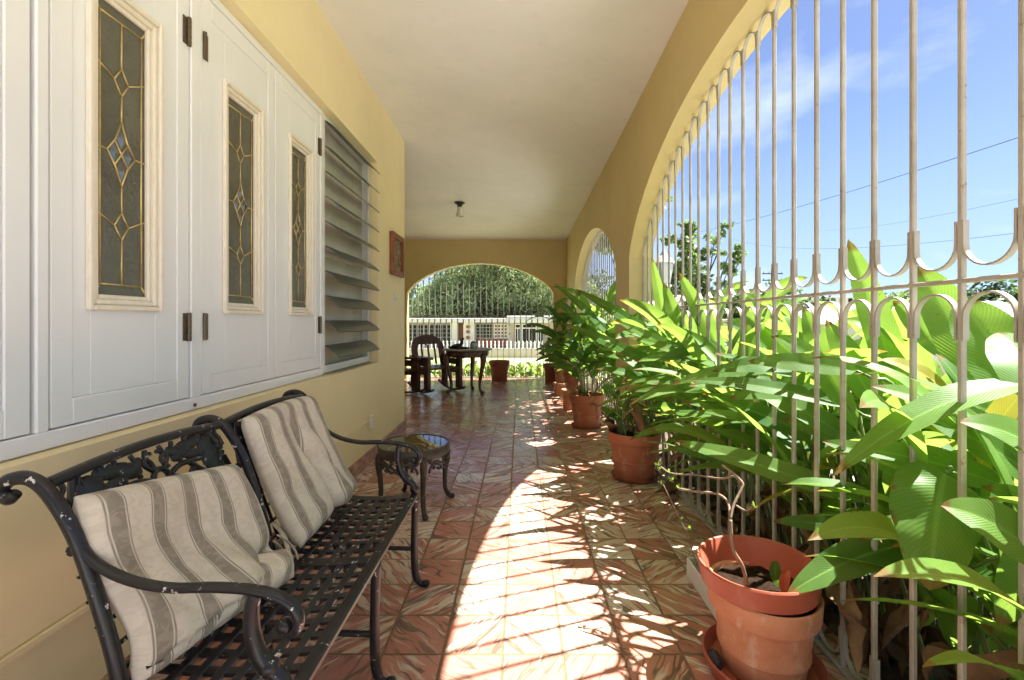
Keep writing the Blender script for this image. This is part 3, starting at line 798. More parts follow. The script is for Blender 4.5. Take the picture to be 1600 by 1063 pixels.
# ---- cushions
def cushion(name, label, fn, W, H, th, seed, group='striped seat cushions on the bench'):
    """fn(s, t) -> (centre, normal); s along the bench, t upwards"""
    n, m = 46, 46; mb = MB(); rnd = random.Random(seed); sides = {}
    for sg in (1, -1):
        g = []
        for i in range(n+1):
            row = []
            for j in range(m+1):
                s, t = i/n, j/m
                c, nn = fn(s, t)
                es = min(s, 1-s)*W; et = min(t, 1-t)*H
                e = min(1, es/.05)*min(1, et/.05); prof = math.sqrt(max(0, 1-(1-min(1, es/.045))**2))*math.sqrt(max(0, 1-(1-min(1, et/.045))**2))
                w = mnoise.noise(Vector((s*3.1+seed, t*2.4, .3)))*.014+(abs(mnoise.noise(Vector((s*6+t*2.5, t*3.2-s+seed, 1.3))))-.2)*.022*(1.15-t)
                p = c+nn*(sg*th/2*(.12+.88*prof)+w*(1 if sg > 0 else .3)*e)
                row.append(mb.add(p, (s*W, t*H)))
            g.append(row)
        sides[sg] = g
        for i in range(n):
            for j in range(m):
                q = (g[i][j], g[i+1][j], g[i+1][j+1], g[i][j+1])
                mb.face(*(q if sg > 0 else q[::-1]))
    a, b = sides[1], sides[-1]
    for i in range(n):
        mb.face(a[i][0], b[i][0], b[i+1][0], a[i+1][0]); mb.face(a[i][m], a[i+1][m], b[i+1][m], b[i][m])
    for j in range(m):
        mb.face(a[0][j], a[0][j+1], b[0][j+1], b[0][j]); mb.face(a[n][j], b[n][j], b[n][j+1], a[n][j+1])
    c0, _ = fn(.5, 0)
    root = thing(name, label, 'cushion', (c0.x, c0.y, c0.z), group)
    mb.build('cover', M['fabric'], root, smooth=True)
    return root
def sm(a, b, x):
    t = min(1, max(0, (x-a)/(b-a))); return t*t*(3-2*t)
def surf(path):
    """centre and normal of a sheet whose cross-section is path(s, t) -> (x, y, z)"""
    def fn(s, t):
        e = .004; c = Vector(path(s, t))
        du = Vector(path(s+e, t))-Vector(path(s-e, t)); dv = Vector(path(s, t+e))-Vector(path(s, t-e))
        n = du.cross(dv)
        if n.length < 1e-9: n = Vector((1, 0, 0))
        n.normalize()
        return c, (n if n.x > 0 or (n.x > -.5 and n.z > 0) else -n)
    return fn
def far_path(s, t):
    y = 1.468+.475*s; z = .432+.405*t
    y += (.02*(t-.4))*(1-2*s)
    x = xb(z)+.050+.05*(1-t)**3
    fold = math.exp(-((s-.43-.16*(.8-t))/.055)**2)*sm(0.02, .5, 1-t)*sm(.0, .25, t+.2)
    x += -.040*fold+.022*math.exp(-((s-.58-.16*(.8-t))/.06)**2)*sm(.1, .6, 1-t)
    z += .012*math.sin(PI*s)*t+.012*(s-.5)*(1-t)
    return (x, y, z)
cf = cushion('seat_cushion', 'upright striped beige cushion leaning on the half of the bench near the side table', surf(far_path), .475, .46, .075, 1)
def near_path(s, t):
    # lower part buckles and slides forward over the seat
    y = .908+.452*s
    fl = .05+.29*s                                  # share that lies forward
    if t > fl:
        k = (t-fl)/(1-fl); z = lerp(.455, lerp(.80, .724, s), k); A_ = .034+.090*s; x = xb(z)+lerp(A_, .044, 1-(1-k)**2)
        x += .020*math.sin(k*6+s*4)*(1-k)
    else:
        k = t/fl; ln = .008+.060*s
        xk = xb(.455)+.034+.090*s
        x = xk+ln*(1-k)**1.0*.75; z = .455-(.020+.018*(1-s))*sm(0, 1, 1-k)+.014*math.sin(PI*k)*s
        y -= .085*s*(1-k)*s
    y += .012*math.sin(t*7+s*2)*(1-abs(2*s-1)*.5)
    dent = math.exp(-((s-.86)/.13)**2-((t-fl-.05)/.075)**2)
    x -= .045*dent; y -= .03*dent
    x += .018*math.exp(-((s-.55)/.12)**2)*math.exp(-((t-fl-.1)/.14)**2)
    return (x, y, z)
cn = cushion('seat_cushion', 'slumped striped beige cushion folded forward at its bottom, nearest on the bench', surf(near_path), .47, .56, .072, 4)
for root, pts in ((cn, [(-.735, 1.385, .50), (-.72, 1.41, .47), (-.70, 1.415, .44), (-.685, 1.405, .416)]), (cn, [(-.745, 1.38, .485), (-.735, 1.40, .455), (-.745, 1.418, .43), (-.73, 1.44, .414)]), (cf, [(-.80, 1.475, .50), (-.76, 1.46, .47), (-.735, 1.44, .44), (-.72, 1.42, .425), (-.705, 1.41, .414)])):
    mb = MB(); mb.tube(crv(pts, 5), .009, 6, flat=.35); mb.build('tie', M['fabric'], root, smooth=True)

# ---- round side table
tx, ty, tr, tz = -.665, 2.86, .222, .392
st = thing('side_table', 'small round black iron side table with glass top beyond the bench', 'side table', (tx, ty, 0))
C = Vector((tx, ty, 0))
mb = MB(); mb.lathe([(tr-.012, tz-.060), (tr-.004, tz-.060), (tr, tz-.052), (tr, tz-.004), (tr-.003, tz), (tr-.010, tz), (tr-.012, tz-.005), (tr-.012, tz-.060)], C, 48); mb.build('rim', M['darkiron'], st, smooth=True, angle=40)
mb = MB(); mb.lathe([(tr-.0125, tz-.012), (tr-.0125, tz-.004)], C, 48); mb.disc(tr-.0125, tz-.004, C, 48); mb.build('glass_top', M['glasstop'], st)
for k in range(4):
    a = R(-62+90*k); d = Vector((math.cos(a), math.sin(a), 0)); mb = MB()
    pr = [(tr-.014, tz-.045), (tr-.004, tz-.10), (tr-.016, .20), (tr-.020, .10), (tr-.008, .05), (tr+.014, .020), (tr+.030, .014)]
    p = crv([C+d*r+Vector((0, 0, z)) for r, z in pr], 5); n = len(p)
    mb.tube(p, [.024-.010*min(1, i/(n*.45)) if i < n*.7 else .0145+.004*((i-n*.7)/(n*.3)) for i in range(n)], 10); mb.ball(p[-1], .018, 8, 6)
    mb.ball(C+d*(tr-.018)+Vector((0, 0, .115)), .017, 8, 6, (1, 1, .6)); mb.ball(C+d*(tr-.010)+Vector((0, 0, tz-.11)), .023, 8, 6, (1, 1, 1.4))
    mb.build('leg', M['darkiron'], st, smooth=True)
    ap = MB()      # pierced apron between this leg and the next
    def Q(t, z): 
        b = a+R(90)*t; return C+Vector((math.cos(b)*(tr-.006), math.sin(b)*(tr-.006), tz-.060-z))
    for s in (0, 1):
        T = (lambda t: t) if s == 0 else (lambda t: 1-t)
        ap.tube(crv([Q(T(.10), .075), Q(T(.13), .045), Q(T(.20), .030), Q(T(.30), .036), Q(T(.36), .055), Q(T(.31), .066), Q(T(.27), .055)], 4), .0075, 6)
        ap.tube(crv([Q(T(.08), .0), Q(T(.14), .022), Q(T(.24), .012), Q(T(.36), .030), Q(T(.5), .050)], 4), .008, 6)
        ap.tube(crv([Q(T(.36), .055), Q(T(.43), .068), Q(T(.5), .055)], 4), .0085, 6)
        ap.tube(crv([Q(T(.40), .0), Q(T(.44), .018), Q(T(.40), .034)], 4), .007, 6)
        ap.ball(Q(T(.2), .05), .011, 8, 5); ap.ball(Q(T(.44), .012), .013, 8, 5, (1, 1, .8)); ap.ball(Q(T(.13), .014), .014, 8, 5)
    ap.build('apron', M['darkiron'], st, smooth=True)

# ---- far table, rocking chairs
fx, fy, ftz = -.85, 7.42, .715
ft = thing('carved_table', 'round carved wooden table with curved legs near the far arch', 'table', (fx, fy, 0)); C2 = Vector((fx, fy, 0))
mb = MB(); mb.lathe([(0, ftz-.030), (.36, ftz-.030), (.395, ftz-.024), (.402, ftz-.012), (.392, ftz), (0, ftz)], C2, 40); mb.build('tabletop', M['woodlight'], ft, smooth=True, angle=30)
mb = MB(); mb.lathe([(.30, ftz-.031), (.345, ftz-.031), (.352, ftz-.05), (.338, ftz-.10), (.345, ftz-.118), (.325, ftz-.125), (.30, ftz-.10)], C2, 40)
for k in range(18):
    a = 2*PI*k/18; mb.ball(C2+Vector((.338*math.cos(a), .338*math.sin(a), ftz-.075)), .030, 8, 5, (.5+.5*abs(math.sin(a)), .5+.5*abs(math.cos(a)), .55))
mb.build('apron', M['wood'], ft, smooth=True)
for a in (-38, 82, 202):
    d = Vector((math.cos(R(a)), math.sin(R(a)), 0)); mb = MB()
    p = crv([C2+d*r+Vector((0, 0, z)) for r, z in ((.29, ftz-.06), (.345, ftz-.13), (.345, .50), (.31, .36), (.275, .20), (.270, .10), (.295, .045), (.335, .022))], 5); n = len(p)
    mb.tube(p, [.030 if i < 3 else lerp(.050, .022, min(1, (i-3)/(n*.55))) if i < n-6 else lerp(.022, .034, (i-n+6)/5) for i in range(n)], 10); mb.ball(C2+d*.355+Vector((0, 0, .545)), .050, 10, 6, (.8, .8, 1.1)); mb.ball(p[-1], .034, 8, 6, (1, 1, .65))
    mb.build('leg', M['wood'], ft, smooth=True)
tr_ = thing('tray', 'dark oval tray lying on the round carved table', 'tray', (-.98, 7.36, ftz))
mb = MB(); mb.lathe([(0, .001), (.14, .001), (.165, .018), (.160, .022), (.137, .008), (0, .008)], (-.98, 7.36, ftz), 24); mb.build('dish', M['stone'], tr_, smooth=True, angle=40)
fg = thing('figurine', 'small dark bird shaped figurine standing on the tray', 'figurine', (-.98, 7.36, ftz+.009))
mb = MB(); o = Vector((-.98, 7.36, ftz+.009))
mb.ball(o+Vector((-.05, 0, .035)), .05, 10, 8, (1.9, .8, .7), Matrix.Rotation(-.25, 3, 'Y')); mb.ball(o+Vector((.045, 0, .095)), .030, 8, 6, (.9, .8, 2.0), Matrix.Rotation(.15, 3, 'Y')); mb.ball(o+Vector((.055, 0, .15)), .020, 8, 6, (1.5, .9, .9)); mb.tube([o+Vector((-.05, 0, 0)), o+Vector((-.05, 0, .03))], .02, 8)
mb.ball(o+Vector((-.15, 0, .020)), .02, 8, 6, (2.4, .8, .5)); mb.build('body', M['darkpot'], fg, smooth=True)
jr = thing('glass_jar', 'squat glass jar with dark lid on the round carved table', 'jar', (-.745, 7.36, ftz))
mb = MB(); mb.lathe([(0, .001), (.052, .001), (.055, .01), (.055, .085), (.042, .10), (0, .10)], (-.745, 7.36, ftz), 18); mb.build('body', M['jar'], jr, smooth=True, angle=40)
mb = MB(); mb.lathe([(0, .101), (.046, .101), (.046, .118), (0, .12)], (-.745, 7.36, ftz), 18); mb.build('lid', M['darkpot'], jr, smooth=True, angle=40)

rc = thing('rocking_chair', 'dark wooden rocking chair with arched back facing the carved table', 'rocking chair', (0, 0, 0))
for sy in (-1, 1):
    y = .285*sy
    for x, h in ((.25, .55), (-.25, .56)):
        mb = MB(); mb.bbox(x-.07, x+.07, y-.03, y+.03, .055+.12*abs(x)**2*.2, h, .006); mb.build('post', M['wood'], rc)
    mb = MB(); mb.strip([(-.46+.09*i, .016+.42*(-.46+.09*i-.03)**2) for i in range(11)], lambda s, z, d, y=y: Vector((s, y+d, z+.006)), .045, .032); mb.build('rocker', M['wood'], rc, smooth=True, angle=40)
    mb = MB(); mb.bbox(-.33, .37, y-.055, y+.055, .552, .590, .008); mb.build('armrest', M['wood'], rc)
    mb = MB(); mb.bbox(-.25, .25, y-.012, y+.012, .30, .40, .004); mb.bbox(-.20, .20, y-.010, y+.010, .44, .54, .004); mb.build('side_panel', M['wood'], rc)
mb = MB(); mb.bbox(-.27, .30, -.262, .262, .385, .415, .008); mb.build('seat', M['wood'], rc)
mb = MB(); path = []
for i in range(25):
    a = PI*i/24; yy = .25*math.cos(a); zz = .66+.22*math.sin(a)**.8
    path.append((yy, zz))
path = [(.25, .42)]+path+[(-.25, .42)]
bk = lambda s, z, d: Vector((-.23-(z-.42)*.30+d, s, z))
mb.strip(path, bk, .04, .10)
for z in (.80,): mb.strip([(-.2, z), (.2, z)], bk, .025, .07)
mb.build('back_frame', M['wood'], rc, smooth=True, angle=45)
mb = MB()
for k in (-1, 0, 1): mb.strip([(k*.12, .43), (k*.12, .76)], bk, .016, .03)
mb.build('back_slat', M['wood'], rc)
rc2 = copy_tree(rc)
rc.location = (-1.38, 7.54, 0); rc.rotation_euler = (0, 0, R(-52.7)); rc['group'] = rc2['group'] = 'rocking chairs at the far end'
rc2.location = (-1.99, 7.05, 0); rc2.rotation_euler = (0, 0, R(-25)); rc2['label'] = 'dark wooden rocking chair mostly hidden behind the corner of the house wall'

# ---- flower pots
def pot_prof(r, h, bands=True):
    rb = r*.72
    p = [(0, .0), (rb, .0), (rb+.004, .006), (lerp(rb, r, .35)-.004, h*.35)]
    if bands: p += [(lerp(rb, r, .36), h*.36), (lerp(rb, r, .40), h*.385), (lerp(rb, r, .40)-.003, h*.40)]
    p += [(lerp(rb, r, .78)-.006, h*.76), (r-.006, h*.775), (r, h*.80), (r+.004, h*.96), (r+.001, h), (r-.010, h), (r-.016, h*.97), (r-.024, h*.86), (0, h*.86)]
    return p
def pot(name, label, x, y, r, h, mat='terra', saucer=True, group='terracotta pots along the arch wall', z=0.0, tilt=None, n=36):
    t = thing(name, label, 'flower pot', (x, y, z), group)
    zz = z
    if saucer:
        mb = MB(); mb.lathe([(0, .001), (r*.80, .001), (r*.90, .026), (r*.885, .028), (r*.78, .010), (0, .010)], (x, y, z), n)
        mb.build('saucer', M['terra_dark'], t, smooth=True, angle=35); zz = z+.011
    Mt = None
    if tilt: Mt = Matrix.Rotation(tilt[0], 3, 'X') @ Matrix.Rotation(tilt[1], 3, 'Y')
    prof = pot_prof(r, h); mb = MB(); mb.lathe(prof[:-1], (x, y, zz), n, Mt); mb.build('pot', M[mat], t, smooth=True, angle=35)
    mb = MB(); ri = r-.022; ring = []
    cen = mb.add(Vector((x, y, zz+h*.87)))
    for k in range(24):
        a = 2*PI*k/24; ring.append(mb.add((x+ri*math.cos(a), y+ri*math.sin(a), zz+h*.86+.006*mnoise.noise(Vector((k, x*9, y))))))
    for k in range(24): mb.face(cen, ring[k], ring[(k+1) % 24])
    mb.build('soil', M['soil'], t)
    return t
POT = {}
POT['B'] = pot('flower_pot', 'orange terracotta pot beside the pier, second pot from the viewer', .845, 3.36, .19, .335)
POT['C'] = pot('flower_pot', 'large orange terracotta pot on the floor, third from the viewer', .735, 5.0, .19, .35)
POT['H'] = pot('flower_pot', 'weathered clay pot mostly hidden behind the third terracotta pot', .655, 6.0, .11, .26, 'terra_pale', False)
POT['G'] = pot('flower_pot', 'squat weathered clay bowl between the pots under the second arch', .625, 7.1, .105, .20, 'terra_pale', False)
POT['D'] = pot('flower_pot', 'dark red pot holding tall leaves under the second arch', .845, 7.25, .155, .37, 'terra_dark', False)
POT['E'] = pot('flower_pot', 'clay pot standing behind the squat bowl near the far corner', .735, 8.05, .125, .35, 'terra_pale', False)
POT['F'] = pot('flower_pot', 'red brown pot in the far corner, farthest of the row', .60, 8.72, .15, .345, 'terra_dark', False)
POT['I'] = pot('flower_pot', 'big red brown pot standing alone in front of the far arch', -.395, 8.85, .20, .395, 'terra_dark', False, 'terracotta pots along the arch wall')
# front pot: weathered clay pot with a red plastic pot dropped into it
px_, py_ = .800, 1.50
t = thing('flower_pot', 'weathered orange clay pot in a red saucer, nearest the viewer, holding a red plastic pot', 'flower pot', (px_, py_, 0), 'terracotta pots along the arch wall'); POT['A'] = t
Cc = (px_, py_, 0)
mb = MB(); mb.lathe([(0, .002), (.150, .002), (.178, .012), (.186, .045), (.180, .050), (.172, .042), (.160, .014), (0, .012)], Cc, 48); mb.build('saucer', M['redplastic'], t, smooth=True, angle=35)
mb = MB(); mb.lathe([(0, .013), (.116, .013), (.122, .020), (.132, .085), (.139, .092), (.139, .106), (.136, .112), (.146, .185), (.151, .20), (.159, .206), (.165, .215), (.169, .262), (.170, .276), (.166, .282), (.157, .276), (.146, .20)], Cc, 48); mb.build('pot', M['terra_pale'], t, smooth=True, angle=35)
t2 = thing('inner_pot', 'red plastic pot with a bare stem, set inside the weathered clay pot nearest the viewer', 'flower pot', (px_+.0, py_+.01, .15)); C3 = (px_-.003, py_+.01, .0)
Mt = Matrix.Rotation(-.03, 3, 'Y')
mb = MB(); mb.lathe([(0, .115), (.115, .115), (.150, .270), (.158, .279), (.166, .284), (.176, .290), (.183, .345), (.186, .353), (.183, .358), (.176, .356), (.166, .33), (.148, .265), (.140, .235)], C3, 48, Mt); mb.build('pot', M['redplastic'], t2, smooth=True, angle=35)
mb = MB(); g = []
for i in range(11):
    ring = []
    for k in range(28):
        a = 2*PI*k/28; r_ = .143*i/10; xx, yy = C3[0]+.007+r_*math.cos(a), C3[1]+r_*math.sin(a)
        ring.append(mb.add((xx, yy, .268+.016*mnoise.noise(Vector((xx*22, yy*22, 0)))+.008*mnoise.noise(Vector((xx*60, yy*60, 4))))))
    g.append(ring)
for A_, B_ in zip(g, g[1:]):
    for k in range(28): mb.face(A_[k], B_[k], B_[(k+1) % 28], A_[(k+1) % 28])
mb.build('soil', M['soil'], t2, smooth=True)
# white tray with a black pot in it, and a dark stone
tb = thing('planter_tray', 'white rectangular planter tray on the tiles behind the front pot', 'tray', (.85, 1.87, 0))
mb = MB(); x0, x1, y0, y1, z1 = .755, .985, 1.71, 2.06, .085
for (a, b, c, d) in ((x0, x0+.008, y0, y1), (x1-.008, x1, y0, y1), (x0+.008, x1-.008, y0, y0+.008), (x0+.008, x1-.008, y1-.008, y1)): mb.bbox(a, b, c, d, .002, z1, .002)
mb.box(x0+.008, x1-.008, y0+.008, y1-.008, .003, .010); mb.build('box', M['hwhite'], tb)
bp = thing('nursery_pot', 'black plastic nursery pot sitting in the white planter tray', 'flower pot', (.845, 1.92, .011))
mb = MB(); mb.lathe([(0, 0), (.055, 0), (.078, .135), (.082, .14), (.082, .155), (.076, .155), (.072, .13), (0, .125)], (.85, 1.93, .011), 24); mb.build('pot', M['darkpot'], bp, smooth=True, angle=35)
mb = MB(); mb.ball((.648, 1.515, .026), .03, 10, 8, (.8, 1.25, .85)); tag(mb.build('stone', M['stone'], origin=(.648, 1.515, 0), smooth=True), 'dark rounded stone on the tiles against the red saucer', 'stone')
# ================================================================== plants
def leaf(mb, p0, c, p1, w, nrm, fold=.22, wave=.05, tint=.5, n=14, m=4, seed=0, curl=0.0, shape=(.55, .8)):
    """a long blade from p0 to p1, bent over c; w = full width"""
    p0, c, p1, nrm = Vector(p0), Vector(c), Vector(p1), Vector(nrm)
    ea, eb = shape; tm = ea/(ea+eb); pk = tm**ea*(1-tm)**eb
    rows = []
    for i in range(n+1):
        t = i/n
        p = p0*(1-t)**2+c*(2*t*(1-t))+p1*t*t
        T = (c-p0)*(1-t)+(p1-c)*t
        if T.length < 1e-9: T = p1-p0
        T.normalize(); S = T.cross(nrm)
        if S.length < 1e-6: S = T.orthogonal()
        S.normalize(); N = S.cross(T).normalized()
        hw = w/2*(max(1e-4, t)**ea*max(1e-4, 1-t)**eb/pk) if 0 < t < 1 else w*.004
        row = []
        for j in range(-m, m+1):
            a = j/m
            z = fold*abs(a)*hw+curl*a*a*hw + wave*hw*abs(a)*math.sin(t*17+seed+(1.3 if a > 0 else 0))
            row.append(mb.add(p+S*(a*hw)+N*z, (a*.5+.5, t), tint))
        rows.append(row)
    for A, B in zip(rows, rows[1:]):
        for k in range(2*m): mb.face(A[k], A[k+1], B[k+1], B[k])

def cane(mbL, mbS, base, top, nleaf, L, W, rnd, lean=Vector((0, 0, 0)), tmin=.35, droop=.5, yellow=None, facing=None, q=1):
    """an upright cane with blades on alternate sides"""
    base, top = Vector(base), Vector(top)
    mid = (base+top)/2+Vector((rnd.uniform(-.04, .04), rnd.uniform(-.04, .04), .05))
    pts = [base*(1-t)**2+mid*2*t*(1-t)+top*t*t for t in [k/7 for k in range(8)]]
    mbS.tube(pts, [.009-.0007*k for k in range(8)], 6, t=rnd.random())
    az = rnd.uniform(0, 2*PI) if facing is None else facing+rnd.uniform(-.5, .5)
    for i in range(nleaf):
        t = tmin+(1-tmin)*(i+.6*rnd.random())/nleaf
        p = base*(1-t)**2+mid*2*t*(1-t)+top*t*t
        a = az+(PI if i % 2 else 0)+rnd.uniform(-.55, .55)
        out = Vector((math.cos(a), math.sin(a), 0))
        l = L*rnd.uniform(.75, 1.15); w = W*rnd.uniform(.8, 1.2)
        el = rnd.uniform(.40, 1.15) if i < nleaf-1 else rnd.uniform(.8, 1.3)
        d = (out*math.cos(el)+Vector((0, 0, math.sin(el)))+lean*rnd.uniform(.5, 1)).normalized()
        st = p+d*.05
        mbS.tube([p, st], .005, 5)
        c = st+d*l*.5+Vector((0, 0, l*.12))
        tip = st+d*l+out*l*.12-Vector((0, 0, l*droop*rnd.uniform(.3, 1.0)))
        side = Vector((-out.y, out.x, 0))
        nrm = (Vector((0, 0, 1))*rnd.uniform(.4, 1)-d*.5+side*rnd.uniform(-.5, .5)+out*.1)
        leaf(mbL if not (yellow and rnd.random() < .06) else yellow, st, c, tip, w, nrm, rnd.uniform(.1, .35), rnd.uniform(.02, .10), rnd.random(), 12*q, 3, rnd.uniform(0, 6), rnd.uniform(-.1, .15))

def dry_leaf(mb, p, L, rnd):
    a = rnd.uniform(0, 2*PI); d = Vector((math.cos(a), math.sin(a), rnd.uniform(-.9, .3))).normalized()
    leaf(mb, p, Vector(p)+d*L*.5+Vector((0, 0, rnd.uniform(0, .09))), Vector(p)+d*L*.8+Vector((rnd.uniform(-.08, .08), rnd.uniform(-.08, .08), -rnd.uniform(.04, .16))), L*rnd.uniform(.16, .3), (rnd.uniform(-1, 1), rnd.uniform(-1, 1), 1), rnd.uniform(.4, 1.2), .35, rnd.random(), 9, 2, rnd.uniform(0, 6), .7)

def clump(name, label, x, y, z, n, H, L, W, seed, group, lean=(0, 0, 0), spread=.16, nleaf=5, mat='leaf', heroes=(), dry=0, tmin=.35, droop=.5, cat='plant', q=1, facing=None, dmat='dry'):
    rnd = random.Random(seed)
    t = thing(name, label, cat, (x, y, z), group)
    fl, sm_, yl, dl = MB(), MB(), MB(), MB()
    lean = Vector(lean)
    for i in range(n):
        a = rnd.uniform(0, 2*PI); r = spread*math.sqrt(rnd.random())
        b = Vector((x+r*math.cos(a), y+r*math.sin(a), z-.01))
        h = H*rnd.uniform(.72, 1.08)
        cane(fl, sm_, b, b+Vector((math.cos(a)*h*.14, math.sin(a)*h*.14, h))+lean*h*.35, nleaf, L, W, rnd, lean*.6, tmin, droop, yl, q=q, facing=facing)
    for h in heroes:
        (u0, v0, Y0), (u1, v1, Y1), w, nrm, lift = h[:5]
        p0, p1 = P(u0, v0, Y0), P(u1, v1, Y1)
        c = (p0+p1)/2+Vector((0, 0, lift))
        kw = h[5] if len(h) > 5 else {}
        tgt = yl if kw.get('yellow') else fl
        leaf(tgt, p0, c, p1, w*(.86 if w < .18 else 1), nrm, kw.get('fold', .18), kw.get('wave', .05), kw.get('tint', rnd.uniform(.4, .9)), 22, 5, rnd.uniform(0, 6), kw.get('curl', .0), kw.get('shape', (.5, .8)))
        ft_ = Vector((x+rnd.uniform(-.1, .1), y+rnd.uniform(-.1, .1), z-.01))
        dd = (p0-c).normalized(); k1 = p0+dd*.12-Vector((0, 0, .06))
        sm_.tube(crv([p0, p0+dd*.05-Vector((0, 0, .015)), k1, (k1+ft_)/2+Vector((0, 0, .05)), ft_], 4), [.005]*5+[.007]*12, 6)
    for i in range(dry):
        dry_leaf(dl, (x+rnd.uniform(-.30, .16), y+rnd.uniform(-.3, .3), z+rnd.uniform(.05, .50)), rnd.uniform(.16, .34), rnd)
    fl.build('foliage', M[mat], t, smooth=True); sm_.build('stems', M['stem'], t, smooth=True)
    if yl.f: yl.build('yellow_foliage', M['leaf_yellow'], t, smooth=True)
    if dl.f: dl.build('dry_foliage', M[dmat], t, smooth=True)
    return t

GZ = -.12
BED = 'broad leaved plants in the bed outside the near grille'
UP = (0, 0, 1)
# blades that come in through the grille or stand tall against the sky, given with the clump they grow from:
# ((u, v, Y) of the base, (u, v, Y) of the tip, width, normal, lift)
H = {}
H[0] = [((1640, 640, 1.05), (1560, 520, 1.25), .16, (-.6, -1, .5), .05),
        ((1610, 600, 1.10), (1300, 745, 1.12), .10, (-.2, -.4, 1), .10),
        ((1700, 760, .95), (1500, 660, 1.02), .12, (-.3, -.7, 1), .06),
        ((1660, 900, .93), (1470, 790, 1.02), .13, (-.4, -.8, 1), .05),
        ((1680, 830, .92), (1560, 980, .98), .12, (-.6, -.9, .6), .06)]
H[1] = [((1605, 690, 1.20), (1362, 604, 1.34), .105, (-.3, -.8, 1), .035, dict(tint=.8)),
        ((1560, 640, 1.38), (1434, 416, 1.58), .17, (-.55, -1, .25), .03, dict(tint=.85, shape=(.45, .6))),
        ((1478, 740, 1.16), (1452, 922, 1.06), .185, (-.35, -1, .75), .10, dict(tint=.65, curl=-.30, wave=.14, shape=(.4, .55))),
        ((1620, 650, 1.22), (1500, 470, 1.40), .18, (-.5, -1, .3), .03, dict(tint=.75, shape=(.45, .6))),
        ((1480, 610, 1.34), (1376, 562, 1.40), .075, (-.3, -.7, 1), .03, dict(yellow=1)),
        ((1640, 760, 1.1), (1440, 650, 1.22), .12, (-.3, -.9, .8), .03),
        ((1560, 870, 1.12), (1680, 930, .98), .12, (-.4, -.9, .7), .05),
        ((1570, 760, 1.16), (1330, 700, 1.3), .11, (-.3, -.9, .9), .03)]
H[2] = [((1415, 640, 1.72), (1325, 374, 1.92), .135, (-.45, -1, .15), .02, dict(tint=.9, shape=(.45, .7))),
        ((1425, 850, 1.36), (1229, 930, 1.34), .125, (-.3, -.6, 1), .05, dict(tint=.45)),
        ((1375, 838, 1.50), (1208, 815, 1.66), .075, (-.3, -.9, .7), .03, dict(tint=.2)),
        ((1500, 900, 1.3), (1400, 760, 1.40), .12, (-.4, -1, .6), .05),
        ((1470, 760, 1.40), (1285, 690, 1.52), .10, (-.3, -.9, .8), .03, dict(tint=.5)),
        ((1480, 560, 1.6), (1395, 470, 1.72), .10, (-.5, -1, .3), .02, dict(tint=.7)),
        ((1530, 820, 1.25), (1340, 845, 1.32), .10, (-.3, -.6, 1), .05)]
H[3] = [((1350, 785, 1.60), (1050, 689, 1.98), .115, (-.3, -.8, 1), .03, dict(tint=.75)),
        ((1345, 695, 1.66), (1150, 594, 1.94), .120, (-.3, -.8, .9), .025, dict(tint=.75)),
        ((1310, 700, 1.74), (1096, 614, 2.16), .110, (-.3, -.9, .7), .02, dict(tint=.2)),
        ((1300, 600, 1.95), (1255, 480, 2.05), .12, (-.4, -1, .2), .02, dict(tint=.7)),
        ((1370, 640, 1.75), (1290, 500, 1.85), .13, (-.5, -1, .2), .02, dict(tint=.6)),
        ((1400, 720, 1.6), (1220, 655, 1.8), .10, (-.3, -.8, .8), .02)]
H[4] = [((1340, 625, 1.85), (1112, 551, 2.22), .10, (-.2, -.5, 1), .03, dict(tint=.35)),
        ((1220, 670, 1.98), (1030, 645, 2.32), .085, (-.2, -.5, 1), .035, dict(tint=.35)),
        ((1200, 725, 1.98), (1046, 700, 2.3), .10, (-.4, -1, .5), .02, dict(tint=.1)),
        ((1245, 560, 2.2), (1150, 482, 2.35), .12, (-.5, -1, .3), .02, dict(tint=.8)),
        ((1180, 640, 2.15), (1165, 500, 2.3), .13, (-.5, -1, .2), .02, dict(tint=.7))]
H[5] = [((1200, 598, 2.30), (985, 527, 2.90), .115, (-.3, -.8, .9), .025, dict(tint=.85)),
        ((1080, 540, 2.85), (1007, 496, 3.1), .085, (-.3, -.9, .6), .02, dict(tint=.8)),
        ((1130, 590, 2.5), (960, 500, 3.1), .10, (-.3, -.9, .7), .02, dict(tint=.6)),
        ((1130, 560, 2.6), (1060, 425, 2.8), .12, (-.5, -1, .2), .02, dict(tint=.7))]
H[6] = [((1050, 545, 3.1), (900, 452, 3.9), .11, (-.3, -.9, .7), .03, dict(tint=.1)),
        ((1060, 590, 2.9), (880, 505, 3.8), .105, (-.3, -.9, .7), .03, dict(tint=.1)),
        ((1075, 560, 2.9), (1036, 440, 3.1), .12, (-.5, -1, .2), .02, dict(tint=.8)),
        ((1045, 540, 3.2), (1018, 400, 3.3), .10, (-.5, -1, .2), .02, dict(tint=.7))]
rp_ = random.Random(17)
for k in range(30):
    y = 1.62+2.1*k/30+rp_.uniform(-.05, .05); zb = rp_.uniform(.62, 1.06); xt = rp_.uniform(.62, .86); dy = rp_.uniform(.02, .26)
    b, tp_ = Vector((1.20, y, zb)), Vector((xt, y+dy, zb+rp_.uniform(-.16, .08)))
    back = lambda q: (U0+F*q.x/q.y, V0-(q.z-CAMZ)*F/q.y, q.y)
    i = min(range(8), key=lambda i: abs((.62, 1.02, 1.42, 1.80, 2.20, 2.62, 3.08, 3.55)[i]-y))
    H.setdefault(i, []); H[i].append((back(b), back(tp_), rp_.uniform(.065, .10), (rp_.uniform(-.5, -.1), rp_.uniform(-1, -.4), rp_.uniform(.5, 1)), rp_.uniform(.01, .05), dict(tint=rp_.uniform(.2, .9))))
